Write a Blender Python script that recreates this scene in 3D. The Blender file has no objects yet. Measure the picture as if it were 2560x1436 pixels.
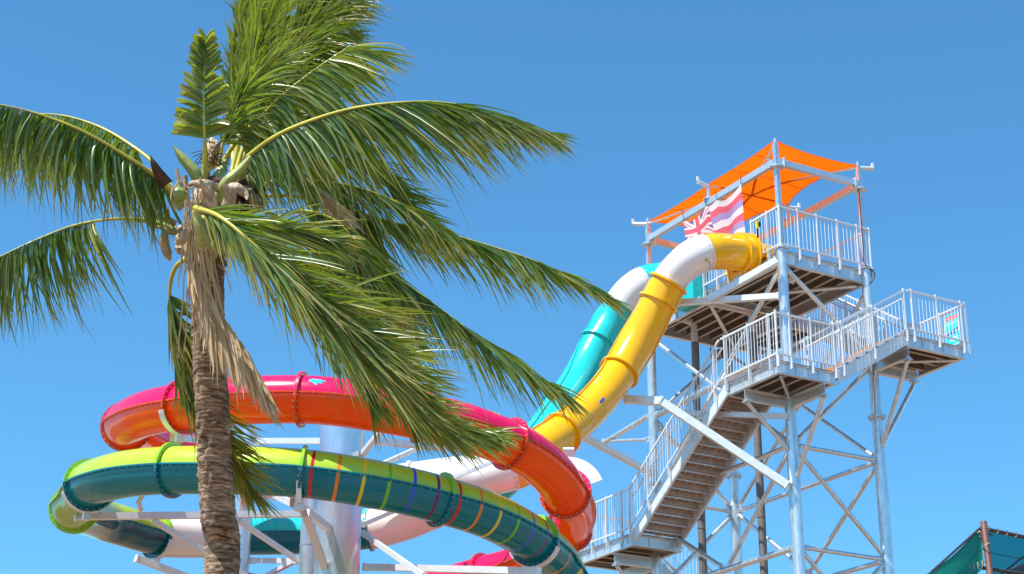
import bpy, math, random
import numpy as np
from mathutils import Vector, Matrix, noise as mnoise

random.seed(7); rng = random.Random(11)
C = bpy.context.scene.collection
# ------------------------------------------------------------------ camera
FPX, TH, RO, PS = 4488.4, 0.378538, 0.0039, 0.520086
CX, CY = 1280.0, 718.0
_r = np.array([1, 0, 0.]); _d = np.array([0, math.sin(TH), -math.cos(TH)]); FW = np.array([0, math.cos(TH), math.sin(TH)])
RI = math.cos(RO)*_r - math.sin(RO)*_d; DN = math.sin(RO)*_r + math.cos(RO)*_d
ORG = np.array([0, 0, 1.6])
cam_d = bpy.data.cameras.new('camera'); cam = bpy.data.objects.new('camera', cam_d); C.objects.link(cam)
cam.matrix_world = Matrix(((RI[0], -DN[0], -FW[0], ORG[0]), (RI[1], -DN[1], -FW[1], ORG[1]), (RI[2], -DN[2], -FW[2], ORG[2]), (0, 0, 0, 1)))
cam_d.sensor_width = 36; cam_d.lens = 36*FPX/2560; cam_d.clip_end = 5000; cam_d.clip_start = .1
sc = bpy.context.scene; sc.camera = cam
# ------------------------------------------------------------------ world, sun, exposure
SUN_EL, SUN_AZ = 60.0, 48.0         # azimuth: degrees to the left of the direction behind the camera
w = bpy.data.worlds.new('World'); sc.world = w; w.use_nodes = True
nt = w.node_tree; sky = nt.nodes.new('ShaderNodeTexSky'); sky.sky_type = 'NISHITA'; sky.sun_disc = False
sky.sun_elevation = math.radians(SUN_EL); sky.air_density = 1.0; sky.dust_density = 0.2; sky.ozone_density = 3.0; sky.altitude = 0
sd = np.array([-math.sin(math.radians(SUN_AZ))*math.cos(math.radians(SUN_EL)), -math.cos(math.radians(SUN_AZ))*math.cos(math.radians(SUN_EL)), math.sin(math.radians(SUN_EL))])
sky.sun_rotation = math.atan2(sd[0], sd[1])
tint = nt.nodes.new('ShaderNodeMix'); tint.data_type = 'RGBA'; tint.blend_type = 'MULTIPLY'; tint.inputs[0].default_value = 1; tint.inputs[7].default_value = (.44, .875, 1.025, 1)
nt.links.new(sky.outputs[0], tint.inputs[6]); nt.links.new(tint.outputs[2], nt.nodes['Background'].inputs[0]); nt.nodes['Background'].inputs[1].default_value = 0.135
sun_d = bpy.data.lights.new('sun', 'SUN'); sun_d.energy = 5.0; sun_d.angle = math.radians(.53); sun_d.color = (1, .955, .88)
sun = bpy.data.objects.new('sun', sun_d); C.objects.link(sun)
sun.rotation_euler = Vector(-sd).to_track_quat('-Z', 'Y').to_euler()
sc.view_settings.view_transform = 'Standard'; sc.view_settings.look = 'None'; sc.view_settings.exposure = 0.58; sc.view_settings.gamma = 1
sc.cycles.max_bounces = 8; sc.cycles.transmission_bounces = 4; sc.cycles.transparent_max_bounces = 6

# ------------------------------------------------------------------ frames of reference
def P(x, y, d): return ORG + d*(FW + RI*(x-CX)/FPX + DN*(y-CY)/FPX)
EU = np.array([math.cos(PS), math.sin(PS), 0]); EV = np.array([-math.sin(PS), math.cos(PS), 0]); EZ = np.array([0, 0, 1.])
A0 = P(1957, 692, 41.); A0[2] = 0
def T(u, v, z): return A0+EU*u+EV*v+EZ*z
def V3(a): return Vector((float(a[0]), float(a[1]), float(a[2])))
def nrm(a):
    a = np.asarray(a, float); l = np.linalg.norm(a); return a/l if l > 1e-12 else a
def on_cyl(px, py, cx, cy, R, back):
    d = P(px, py, 1)-ORG; a = d[0]**2+d[1]**2; ox, oy = ORG[0]-cx, ORG[1]-cy
    b = 2*(ox*d[0]+oy*d[1]); c = ox*ox+oy*oy-R*R; D = b*b-4*a*c
    t = (-b+(1 if back else -1)*math.sqrt(max(D, 0)))/(2*a)
    return ORG+d*t

# ------------------------------------------------------------------ materials
def mat(name, col, rough=.5, metal=0., bump=0, bscale=20, var=0, vscale=6, coat=0, transl=None, sheen=0, stretch=None, var2=None, spec=.5, coatr=.05):
    m = bpy.data.materials.new(name); m.use_nodes = True; n = m.node_tree.nodes; L = m.node_tree.links
    b = n['Principled BSDF']; out = n['Material Output']
    b.inputs['Roughness'].default_value = rough; b.inputs['Metallic'].default_value = metal
    b.inputs['Base Color'].default_value = (*col, 1); b.inputs['Specular IOR Level'].default_value = spec
    if coat: b.inputs['Coat Weight'].default_value = coat; b.inputs['Coat Roughness'].default_value = coatr
    tc = n.new('ShaderNodeTexCoord'); src = tc.outputs['Object']
    if stretch:
        mp = n.new('ShaderNodeMapping'); mp.inputs['Scale'].default_value = stretch; L.new(src, mp.inputs[0]); src = mp.outputs[0]
    if var:
        t = n.new('ShaderNodeTexNoise'); t.inputs['Scale'].default_value = vscale; t.inputs['Detail'].default_value = 6; t.inputs['Roughness'].default_value = .6
        L.new(src, t.inputs[0]); r = n.new('ShaderNodeValToRGB'); L.new(t.outputs[0], r.inputs[0])
        r.color_ramp.elements[0].position = .32; r.color_ramp.elements[1].position = .68
        c2 = var2 if var2 else tuple(min(1, c*(1+var)) for c in col)
        r.color_ramp.elements[0].color = (*[c*(1-var) for c in col], 1); r.color_ramp.elements[1].color = (*c2, 1)
        L.new(r.outputs[0], b.inputs['Base Color'])
        rr = n.new('ShaderNodeMapRange'); rr.inputs['To Min'].default_value = rough*.8; rr.inputs['To Max'].default_value = min(1, rough*1.25+.02)
        L.new(t.outputs[0], rr.inputs[0]); L.new(rr.outputs[0], b.inputs['Roughness'])
    if bump:
        t2 = n.new('ShaderNodeTexNoise'); t2.inputs['Scale'].default_value = bscale; t2.inputs['Detail'].default_value = 5
        L.new(src, t2.inputs[0]); bp = n.new('ShaderNodeBump'); bp.inputs['Strength'].default_value = bump; bp.inputs['Distance'].default_value = .02
        L.new(t2.outputs[0], bp.inputs['Height']); L.new(bp.outputs[0], b.inputs['Normal'])
    if transl:
        tr = n.new('ShaderNodeBsdfTranslucent'); tr.inputs[0].default_value = (*transl[0], 1); mx = n.new('ShaderNodeMixShader')
        mx.inputs[0].default_value = transl[1]; L.new(b.outputs[0], mx.inputs[1]); L.new(tr.outputs[0], mx.inputs[2]); L.new(mx.outputs[0], out.inputs[0])
    return m

def leaf_mat(name, cols, tipcol, transcol, tw=.35, rough=.33, spec=.6):
    m = bpy.data.materials.new(name); m.use_nodes = True; n = m.node_tree.nodes; L = m.node_tree.links
    b = n['Principled BSDF']; out = n['Material Output']
    g = n.new('ShaderNodeNewGeometry'); r = n.new('ShaderNodeValToRGB'); L.new(g.outputs['Random Per Island'], r.inputs[0])
    while len(r.color_ramp.elements) < len(cols): r.color_ramp.elements.new(.5)
    for i, c in enumerate(cols):
        r.color_ramp.elements[i].position = (i/(len(cols)-1))**.8; r.color_ramp.elements[i].color = (*c, 1)
    at = n.new('ShaderNodeAttribute'); at.attribute_name = 'tip'
    ns = n.new('ShaderNodeTexNoise'); ns.inputs['Scale'].default_value = 3.; tc = n.new('ShaderNodeTexCoord'); L.new(tc.outputs['Object'], ns.inputs[0])
    ad = n.new('ShaderNodeMath'); ad.operation = 'MULTIPLY'; L.new(at.outputs['Fac'], ad.inputs[0])
    mr = n.new('ShaderNodeMapRange'); mr.inputs['From Min'].default_value = .35; mr.inputs['From Max'].default_value = .62; L.new(ns.outputs[0], mr.inputs[0]); mr.inputs['To Min'].default_value = .15; L.new(mr.outputs[0], ad.inputs[1])
    mx = n.new('ShaderNodeMix'); mx.data_type = 'RGBA'; L.new(ad.outputs[0], mx.inputs[0]); L.new(r.outputs[0], mx.inputs[6]); mx.inputs[7].default_value = (*tipcol, 1)
    L.new(mx.outputs[2], b.inputs['Base Color']); b.inputs['Roughness'].default_value = rough; b.inputs['Specular IOR Level'].default_value = spec
    tr = n.new('ShaderNodeBsdfTranslucent'); tr.inputs[0].default_value = (*transcol, 1); ms = n.new('ShaderNodeMixShader'); ms.inputs[0].default_value = tw
    L.new(b.outputs[0], ms.inputs[1]); L.new(tr.outputs[0], ms.inputs[2]); L.new(ms.outputs[0], out.inputs[0])
    return m

M = {}
def reg(k, *a, **kw): M[k] = mat(k, *a, **kw)
reg('galv', (.66, .73, .77), .32, .62, var=.09, vscale=12, bump=.03, bscale=60)
reg('galv_tube', (.68, .75, .79), .30, .74, var=.17, vscale=11, stretch=(1, 1, .35), bump=.05, bscale=50)
reg('galv_bright', (.72, .77, .80), .40, .3, var=.07, vscale=8)
reg('galv_rail', (.74, .79, .82), .40, .3, var=.06, vscale=15)
reg('mast_steel', (.64, .69, .72), .30, .88, var=.12, vscale=4, stretch=(1, 1, .25), bump=.02, bscale=12)
reg('joist_web_shaded', (.17, .165, .15), .5, .3, var=.15); reg('joist_flange', (.55, .52, .46), .5, .3)  # galvanised web darkened: the shade below the deck is put into its colour
reg('deck_board', (.42, .20, .07), .6, var=.25, vscale=3)
reg('tread_board_bounce', (.45, .20, .08), .6, var=.25, vscale=5)  # brown tread plate with the orange ground reflection put into its colour
reg('tread_panel', (.42, .38, .35), .6, .2, var=.2, vscale=8)
reg('plywood', (.62, .40, .18), .7, var=.25, vscale=9)
FG = dict(coat=.45, coatr=.05, spec=.3, bump=.05, bscale=3.)
reg('yellow', (.95, .46, .001), .22, var=.05, vscale=2.2, var2=(.96, .50, .001), stretch=(1, 1, .5), **FG)
reg('white', (.80, .77, .75), .3, var=.03, vscale=1.5, coat=.7)
reg('cyan', (.02, .56, .58), .25, var=.08, vscale=1.2, **FG)
reg('pink', (.92, .010, .13), .22, var=.10, vscale=2.4, var2=(.94, .013, .15), transl=((1., .06, .25), .22), stretch=(1, 1, .5), **FG)
reg('pink_rim', (.75, .008, .07), .28, **FG)
reg('orange', (.95, .115, .005), .14, var=.05, vscale=.8, var2=(.97, .19, .006), transl=((1., .28, .01), .42), stretch=(1, 1, 2.2), **FG)
reg('orange_rim', (.70, .07, .006), .25, transl=((.8, .12, .02), .15), **FG)
reg('lime', (.47, .68, .045), .22, var=.08, vscale=2.3, var2=(.50, .71, .05), transl=((.5, .8, .2), .10), stretch=(1, 1, .5), **FG)
reg('lime_rim', (.25, .58, .02), .28, **FG)
reg('teal', (.002, .235, .300), .14, var=.14, vscale=1.2, transl=((.005, .36, .62), .28), stretch=(1, 1, 2.2), **FG)
reg('teal_rim', (.002, .15, .20), .22, **FG)
reg('darkteal', (.004, .10, .13), .14, var=.35, vscale=2.0, stretch=(1, 1, 2.5), **FG)
reg('olive', (.30, .46, .04), .2, var=.15, vscale=2., transl=((.5, .7, .05), .2), **FG)
reg('s_red', (.62, .015, .015), .28, **FG); reg('s_orange', (.82, .22, .01), .28, **FG); reg('s_yellow', (.80, .58, .02), .28, **FG)
reg('s_green', (.16, .50, .03), .28, **FG); reg('s_blue', (.02, .10, .60), .28, **FG); reg('s_purple', (.16, .012, .14), .28, **FG)
reg('d_cyan', (.02, .62, .85), .3, **FG); reg('d_yellow', (.9, .55, .02), .3, **FG); reg('d_pale', (.9, .72, .2), .3, **FG); reg('d_mauve', (.65, .3, .55), .3, **FG); reg('d_maroon', (.35, .02, .02), .3, **FG)
reg('bolt', (.55, .52, .50), .4, .4)
reg('sail_orange', (.97, .27, .010), .7, bump=.1, bscale=120, transl=((1., .41, .012), .66))
reg('sail_seam', (.55, .09, .005), .7)
reg('sail_green', (.03, .34, .29), .8, bump=.1, bscale=150, transl=((.06, .62, .54), .6))
reg('sail_blue', (.02, .17, .24), .8, transl=((.05, .42, .55), .6))
reg('brown_paint', (.16, .07, .055), .55, var=.2, vscale=30)
reg('dark_pipe', (.035, .035, .04), .5, var=.3, vscale=20)
reg('rope', (.62, .48, .30), .8)
reg('pvc_brown', (.17, .15, .14), .5, var=.12, vscale=5)
reg('pvc_white', (.62, .58, .55), .45, var=.06, vscale=5)
reg('black', (.02, .02, .022), .4); reg('lamp_glass', (.35, .33, .30), .15, coat=1.)
for k, c in dict(f_white=(.88, .84, .86), f_red=(.84, .14, .20), f_blue=(.42, .33, .64), f_canton=(.26, .14, .36)).items():
    reg(k, c, .7, transl=(tuple(min(1, x*1.2) for x in c), .5))
for k, c in dict(b_cyan=(.03, .62, .80), b_white=(.85, .85, .85), b_red=(.80, .03, .04), b_blue=(.01, .10, .45), b_pink=(.85, .35, .45)).items(): reg(k, c, .5)
reg('sensor_yellow', (.85, .62, .0), .4)
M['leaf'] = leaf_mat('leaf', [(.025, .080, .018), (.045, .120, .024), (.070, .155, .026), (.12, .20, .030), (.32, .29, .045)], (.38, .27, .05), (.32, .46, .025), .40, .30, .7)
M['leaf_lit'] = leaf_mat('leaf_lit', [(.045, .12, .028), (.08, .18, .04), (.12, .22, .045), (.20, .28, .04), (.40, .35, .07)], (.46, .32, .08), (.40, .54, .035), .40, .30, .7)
M['leaf_yel'] = leaf_mat('leaf_yel', [(.05, .10, .015), (.10, .16, .02), (.20, .22, .02), (.34, .27, .02)], (.42, .30, .04), (.45, .42, .02), .42, .38, .5)
M['leaf_dry'] = leaf_mat('leaf_dry', [(.70, .54, .33), (.80, .65, .43), (.88, .74, .52), (.58, .42, .24)], (.55, .38, .20), (.85, .66, .40), .33, .7, .25)
reg('rachis', (.55, .50, .07), .45, var=.22, vscale=5, coat=.2)
reg('petiole', (.40, .44, .15), .5, var=.3, vscale=7, coat=.15)
reg('coconut', (.22, .30, .06), .4, var=.15, vscale=12, coat=.3)
reg('spathe_dark', (.07, .028, .018), .55, var=.5, vscale=14)
reg('spathe_green', (.28, .33, .09), .5, var=.2, vscale=8)
reg('husk', (.42, .27, .15), .85, var=.4, vscale=22, bump=.8, bscale=60, var2=(.76, .60, .42), stretch=(1, 1, .3))
reg('husk_dark', (.09, .045, .022), .9, var=.5, vscale=18, bump=.7, bscale=45)
def trunk_material():
    m = bpy.data.materials.new('palm_bark'); m.use_nodes = True; n = m.node_tree.nodes; L = m.node_tree.links; b = n['Principled BSDF']; b.inputs['Roughness'].default_value = .9; b.inputs['Specular IOR Level'].default_value = .2
    tc = n.new('ShaderNodeTexCoord'); mp = n.new('ShaderNodeMapping'); mp.inputs['Scale'].default_value = (2.2, 2.2, 14); L.new(tc.outputs['Object'], mp.inputs[0])
    t = n.new('ShaderNodeTexNoise'); t.inputs['Scale'].default_value = 2.6; t.inputs['Detail'].default_value = 9; t.inputs['Roughness'].default_value = .72; t.inputs['Distortion'].default_value = .6; L.new(mp.outputs[0], t.inputs[0])
    t2 = n.new('ShaderNodeTexNoise'); t2.inputs['Scale'].default_value = 5; t2.inputs['Detail'].default_value = 8; L.new(tc.outputs['Object'], t2.inputs[0])
    r = n.new('ShaderNodeValToRGB'); e = r.color_ramp.elements; e[0].position = .34; e[0].color = (.035, .020, .012, 1); e[1].position = .70; e[1].color = (.86, .75, .62, 1)
    x = e.new(.44); x.color = (.20, .125, .075, 1); x = e.new(.55); x.color = (.46, .34, .24, 1); L.new(t.outputs[0], r.inputs[0])
    mx = n.new('ShaderNodeMix'); mx.data_type = 'RGBA'; mx.blend_type = 'MULTIPLY'; mx.inputs[0].default_value = .55
    r2 = n.new('ShaderNodeValToRGB'); r2.color_ramp.elements[0].position = .35; r2.color_ramp.elements[0].color = (.45, .38, .32, 1); r2.color_ramp.elements[1].position = .6; r2.color_ramp.elements[1].color = (1.1, 1.05, 1, 1)
    L.new(t2.outputs[0], r2.inputs[0]); L.new(r.outputs[0], mx.inputs[6]); L.new(r2.outputs[0], mx.inputs[7]); L.new(mx.outputs[2], b.inputs['Base Color'])
    bp = n.new('ShaderNodeBump'); bp.inputs['Strength'].default_value = 1.; bp.inputs['Distance'].default_value = .035; L.new(t.outputs[0], bp.inputs['Height']); L.new(bp.outputs[0], b.inputs['Normal'])
    return m
M['bark'] = trunk_material()
reg('ground', (.07, .08, .045), .95, var=.3, vscale=.13, bump=.4, bscale=3, var2=(.44, .22, .12))

# ------------------------------------------------------------------ mesh builder
class MB:
    def __init__(s): s.v = []; s.f = []; s.m = []; s.s = []; s.a = None
    def add(s, vs, fs, m=0, smooth=False):
        o = len(s.v); s.v += [tuple(float(c) for c in x) for x in vs]
        for f in fs: s.f.append(tuple(i+o for i in f)); s.m.append(m); s.s.append(smooth)
    def beam(s, p0, p1, wd, h, up=EZ, m=0, off=0.):
        p0, p1 = np.asarray(p0, float), np.asarray(p1, float); t = nrm(p1-p0)
        sd_ = np.cross(t, up); sd_ = nrm(sd_) if np.linalg.norm(sd_) > 1e-4 else nrm(np.cross(t, [1, 0, 0])); n_ = np.cross(sd_, t)
        vs = [p+a*sd_*wd/2+(b*h/2+off)*n_ for p in (p0, p1) for a, b in ((-1, -1), (1, -1), (1, 1), (-1, 1))]
        s.add(vs, [(0, 1, 2, 3), (7, 6, 5, 4), (0, 4, 5, 1), (1, 5, 6, 2), (2, 6, 7, 3), (3, 7, 4, 0)], m)
    def ibeam(s, p0, p1, wd, h, m=0, tf=.018, tw=.014, wm=None):
        p0, p1 = np.asarray(p0, float), np.asarray(p1, float); t = nrm(p1-p0); sd_ = nrm(np.cross(t, EZ)); n_ = np.cross(sd_, t)
        for k in (-1, 1): s.beam(p0+n_*k*(h/2-tf/2), p1+n_*k*(h/2-tf/2), wd, tf, m=m)
        s.beam(p0, p1, tw, h-2*tf-.002, m=m if wm is None else wm)
    def cyl(s, p0, p1, r, n=14, r1=None, m=0, caps=True, smooth=True):
        s.sweep([p0, p1], [r, r if r1 is None else r1], n, m, caps, smooth)
    def sweep(s, pts, rad, n=12, m=0, caps=True, smooth=True, rf=None):
        pts = [np.asarray(p, float) for p in pts]; N = len(pts); rings = []; prev = None
        for i in range(N):
            t = nrm(pts[min(i+1, N-1)]-pts[max(i-1, 0)])
            if prev is None:
                a = np.cross(t, [0, 0, 1.]); a = nrm(a) if np.linalg.norm(a) > 1e-3 else np.array([1., 0, 0])
            else: a = nrm(prev-t*(prev@t))
            prev = a; b = np.cross(t, a)
            r = rad[i] if hasattr(rad, '__len__') else rad
            for k in range(n):
                an = 2*math.pi*k/n; rr = r*(rf(i, an) if rf else 1); rings.append(pts[i]+rr*(a*math.cos(an)+b*math.sin(an)))
        fs = [(i*n+k, i*n+(k+1) % n, (i+1)*n+(k+1) % n, (i+1)*n+k) for i in range(N-1) for k in range(n)]
        s.add(rings, fs, m, smooth)
        if caps:
            s.add(rings[:n], [tuple(range(n-1, -1, -1))], m); s.add(rings[-n:], [tuple(range(n))], m)
    def grid(s, P2, m=0, smooth=True, mf=None):
        R_, C_ = len(P2), len(P2[0]); o = len(s.v)
        for row in P2: s.v += [tuple(float(c) for c in p) for p in row]
        for i in range(R_-1):
            for j in range(C_-1):
                s.f.append((o+i*C_+j, o+i*C_+j+1, o+(i+1)*C_+j+1, o+(i+1)*C_+j)); s.m.append(mf(i, j) if mf else m); s.s.append(smooth)
    def build(s, name, mats, parent=None, base=None, label=None, attr=None):
        me = bpy.data.meshes.new(name); b = np.zeros(3) if base is None else np.asarray(base)
        me.from_pydata([tuple(np.array(x)-b) for x in s.v], [], s.f)
        for k in (mats if isinstance(mats, (list, tuple)) else [mats]): me.materials.append(M[k])
        me.polygons.foreach_set('material_index', s.m); me.polygons.foreach_set('use_smooth', s.s)
        if attr is not None:
            a = me.attributes.new('tip', 'FLOAT', 'POINT'); a.data.foreach_set('value', attr)
        me.update(); o = bpy.data.objects.new(name, me); C.objects.link(o)
        if parent is not None: o.parent = parent
        elif base is not None: o.location = V3(base)
        if label: o['label'] = label
        return o
def thing(name, base, label, cat, group=None):
    o = bpy.data.objects.new(name, None); C.objects.link(o); o.location = V3(base); o['label'] = label; o['category'] = cat
    if group: o['group'] = group
    o.empty_display_size = .2
    return o
def tag(o, label, cat, group=None):
    o['label'] = label; o['category'] = cat
    if group: o['group'] = group
def catmull(pts, n=10):
    pts = [np.asarray(p, float) for p in pts]; q = [2*pts[0]-pts[1]]+pts+[2*pts[-1]-pts[-2]]; out = []
    for i in range(1, len(q)-2):
        p0, p1, p2, p3 = q[i-1:i+3]
        for k in range(n):
            t = k/n; out.append(.5*((2*p1)+(-p0+p2)*t+(2*p0-5*p1+4*p2-p3)*t*t+(-p0+3*p1-3*p2+p3)*t**3))
    out.append(pts[-1]); return out
def arclen(pts):
    s = [0.]
    for a, b in zip(pts, pts[1:]): s.append(s[-1]+float(np.linalg.norm(b-a)))
    return np.array(s)
def sample(pts, S, s):
    i = int(np.clip(np.searchsorted(S, s)-1, 0, len(S)-2)); t = (s-S[i])/max(S[i+1]-S[i], 1e-9); return pts[i]*(1-t)+pts[i+1]*t

# ------------------------------------------------------------------ ground (below the frame) and horizon
g = MB(); g.add([(-1500, -1500, 0), (1500, -1500, 0), (1500, 1500, 0), (-1500, 1500, 0)], [(0, 1, 2, 3)])
go = g.build('ground', 'ground'); go['kind'] = 'structure'

# =================================================================== STAIR TOWER
TB = T(0, 0, 0); tower = thing('stair_tower', TB, 'tall galvanised steel slide tower with zigzag stairs, decks and cross bracing', 'tower')
def tb(mb, name, mats, parent=None, label=None): return mb.build(name, mats, parent or tower, TB, label)
U2, V2 = 2.5, 5.37
cols = {'A': (0, 0), 'B': (U2, 0), 'C': (0, V2), 'D': (U2-.08, V2)}
for k, (u, v) in cols.items():
    m = MB(); m.cyl(T(u, v, 0), T(u, v, 13.2), .135, 24); m.cyl(T(u, v, 13.2), T(u, v, 17.66), .118, 24); c = tb(m, 'column', 'galv_tube')
    zj = {'A': 16.0, 'B': 14.0, 'C': 13.35, 'D': 13.9}[k]
    if k != 'A':
        m = MB(); m.cyl(T(u, v, zj), T(u, v, zj+.03), .2, 20, smooth=False); m.cyl(T(u, v, zj+.036), T(u, v, zj+.066), .2, 20, smooth=False)
        for i in range(10):
            a = i*.628; m.cyl(T(u+.17*math.cos(a), v+.17*math.sin(a), zj-.03), T(u+.17*math.cos(a), v+.17*math.sin(a), zj+.1), .014, 6)
        tb(m, 'joint_ring', 'galv', c)
    m = MB(); m.beam(T(u-.14, v, 17.68), T(u+.14, v, 17.68), .28, .02); tb(m, 'cap_plate', 'galv', c)
def brace(p, q, r=.052, gap=.2):
    p, q = np.array(T(*p)), np.array(T(*q)); t = nrm(q-p); m = MB(); a, b = p+t*gap, q-t*gap
    m.cyl(a, b, r, 14)
    s_ = nrm(np.cross(t, EZ)) if abs(t[2]) < .98 else EU
    for e, f in ((p+t*.08, a+t*.10), (q-t*.08, b-t*.10)):
        m.beam(e, f, .016, .15, up=EZ)
        for kk in (-1, 1): m.cyl((e*.7+f*.3)-s_*.03+EZ*kk*.035, (e*.7+f*.3)+s_*.03+EZ*kk*.035, .016, 6)
    return tb(m, 'brace', 'galv_tube')
H3, H2 = 13.0, 10.72
Dc = cols['D'][0]
for p, q, r in [((0, 0, H3), (U2, 0, H3), .05), ((0, 0, H2), (U2, 0, H2), .05), ((0, 0, H3), (0, V2, H3), .055), ((0, 0, H2), (0, V2, H2), .07),
                ((U2, 0, H3), (Dc, V2, H3), .055), ((U2, 0, H2), (Dc, V2, H2), .055), ((0, V2, H3), (Dc, V2, H3), .05), ((0, V2, H2), (Dc, V2, H2), .05),
                ((0, 0, 17.3), (U2, 0, 15.45), .055), ((U2, 0, 17.15), (Dc, V2, H3), .05), ((Dc, V2, 17.2), (U2, 0, H3), .05),
                ((0, 0, 17.3), (0, V2, H3), .055), ((0, V2, 17.2), (0, 0, H3), .055), ((0, V2, 15.1), (Dc, V2, 17.3), .05), ((0, V2, 15.1), (Dc, V2, H3), .05),
                ((0, 0, H3), (U2, 0, 15.3), .055), ((0, 0, H3), (U2, 0, H2), .052), ((0, 0, H3), (0, 2.6, H2), .052), ((0, V2, 12.4), (0, 2.6, H2), .055),
                ((Dc, V2, H3), (U2, 0, 8.9), .052), ((Dc, V2, H3), (0, V2, H2), .055), ((Dc, V2, H3), (0, V2, 15.0), .04),
                ((U2, 0, H3), (Dc, V2, 8.9), .052), ((U2, 0, H2), (0, 0, 8.5), .052), ((0, 0, H2), (U2, 0, 8.5), .052), ((0, 0, H2-2.2), (0, V2, H2-2.2), .055), ((0, V2, H2), (0, 2.6, 8.5), .05),
                ((0, V2, 15.2), (0, 7.9, 15.0), .07)]: brace(p, q, r)
brace((0, 0, 15.25), (0, V2, 15.1), .085)
brace((0, 7.8, 15.1), (0, 5.45, 14.55), .04)
# ---- decks
def deck(u0, u1, v0, v1, zt, fd=.27, along='v', step=.42, name='deck', joist=.20):
    m = MB(); m.add([T(a, b, zt-.04+dz) for dz in (0, .035) for a, b in ((u0+.03, v0+.03), (u1-.03, v0+.03), (u1-.03, v1-.03), (u0+.03, v1-.03))],
                    [(3, 2, 1, 0), (4, 5, 6, 7), (0, 1, 5, 4), (1, 2, 6, 5), (2, 3, 7, 6), (3, 0, 4, 7)])
    d = tb(m, name, 'deck_board'); zm = zt-.045-fd/2; m = MB()
    m.ibeam(T(u0, v0+.05, zm), T(u1, v0+.05, zm), .10, fd); m.ibeam(T(u0, v1-.05, zm), T(u1, v1-.05, zm), .10, fd)
    m.ibeam(T(u0+.05, v0+.102, zm), T(u0+.05, v1-.102, zm), .098, fd-.002); m.ibeam(T(u1-.05, v0+.102, zm), T(u1-.05, v1-.102, zm), .098, fd-.002)
    for a in np.arange(u0+.5, u1-.1, .62): m.beam(T(a, v0+.012, zm), T(a, v0+.04, zm), .012, fd-.045)
    for b in np.arange(v0+.5, v1-.1, .75): m.beam(T(u0+.012, b, zm), T(u0+.04, b, zm), .012, fd-.045)
    tb(m, 'edge_beam', 'galv', d)
    m = MB()
    if along == 'v':
        for a in np.arange(u0+step, u1-.15, step): m.ibeam(T(a, v0+.105, zt-.045-joist/2), T(a, v1-.105, zt-.045-joist/2), .05, joist, wm=1)
    else:
        for a in np.arange(v0+step, v1-.15, step): m.ibeam(T(u0+.105, a, zt-.045-joist/2), T(u1-.105, a, zt-.045-joist/2), .05, joist, wm=1)
    tb(m, 'joist', ['joist_flange', 'joist_web_shaded'], d)
    return d
ZD = 17.68
du = deck(0, 2.56, 0, 5.42, ZD, .30, step=.36)
m = MB(); m.ibeam(T(.1, 2.7, ZD-.16-.14), T(2.46, 2.7, ZD-.16-.14), .09, .2)
m.cyl(T(2.4, .25, 17.33), T(.1, 2.5, 17.33), .05); m.cyl(T(.15, 3.0, 17.33), T(2.4, 5.1, 17.33), .05); tb(m, 'deck_cross_tie', 'galv_tube', du)
deck(2.57, 4.2, 3.35, 5.42, ZD-.002, .26, step=.4)
ZL = 14.40
dl = deck(-1.27, .32, -1.25, .66, ZL, .26, step=.4)
ZR = 15.68
dr = deck(2.45, 4.2, -1.25, .36, ZR, .26, along='u', step=.42)
ZB = 11.84
db = deck(-1.27, .15, 4.5, 7.0, ZB, .26, along='u', step=.42)
# cantilever beams and struts under the landings
def canti(p, q, zb, strut_to, lbl=None):
    m = MB(); m.ibeam(T(*p, zb), T(*q, zb), .13, .26, tf=.02); b = tb(m, 'cantilever_beam', 'galv')
    m = MB(); e = T(*q, zb-.16); t = nrm(e-T(*p, zb)); t[2] = 0; e = e-t*.07; m.beam(e-t*.08, e+t*.08, .2, .02)
    s_ = np.array(T(*strut_to)); m.cyl(e-EZ*.02, s_+nrm(e-s_)*.2, .05); m.beam(s_+nrm(e-s_)*.05, s_+nrm(e-s_)*.32, .016, .12)
    tb(m, 'strut', 'galv_tube', b)
canti((-.12, 0), (-1.25, 0), ZL-.44, (0, 0, 12.75)); canti((0, -.12), (0, -1.22), ZL-.44, (0, 0, 12.1))
canti((U2, -.12), (U2, -1.22), ZR-.44, (U2, 0, 13.15)); canti((U2+.12, 0), (U2+1.3, 0), ZR-.44, (U2, 0, 13.2))
canti((-.12, V2), (-1.22, V2), ZB-.44, (0, V2, 10.0)); canti((0, V2+.12), (0, V2+1.5), ZB-.44, (0, V2, 9.8))
m = MB(); m.cyl(T(-1.1, -1.1, ZL-.33), T(-.1, -.1, ZL-.36), .035); tb(m, 'corner_tie', 'galv_tube', dl)
m = MB(); m.cyl(T(2.6, -.1, ZR-.33), T(4.05, -1.1, ZR-.33), .035); tb(m, 'corner_tie', 'galv_tube', dr)
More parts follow.
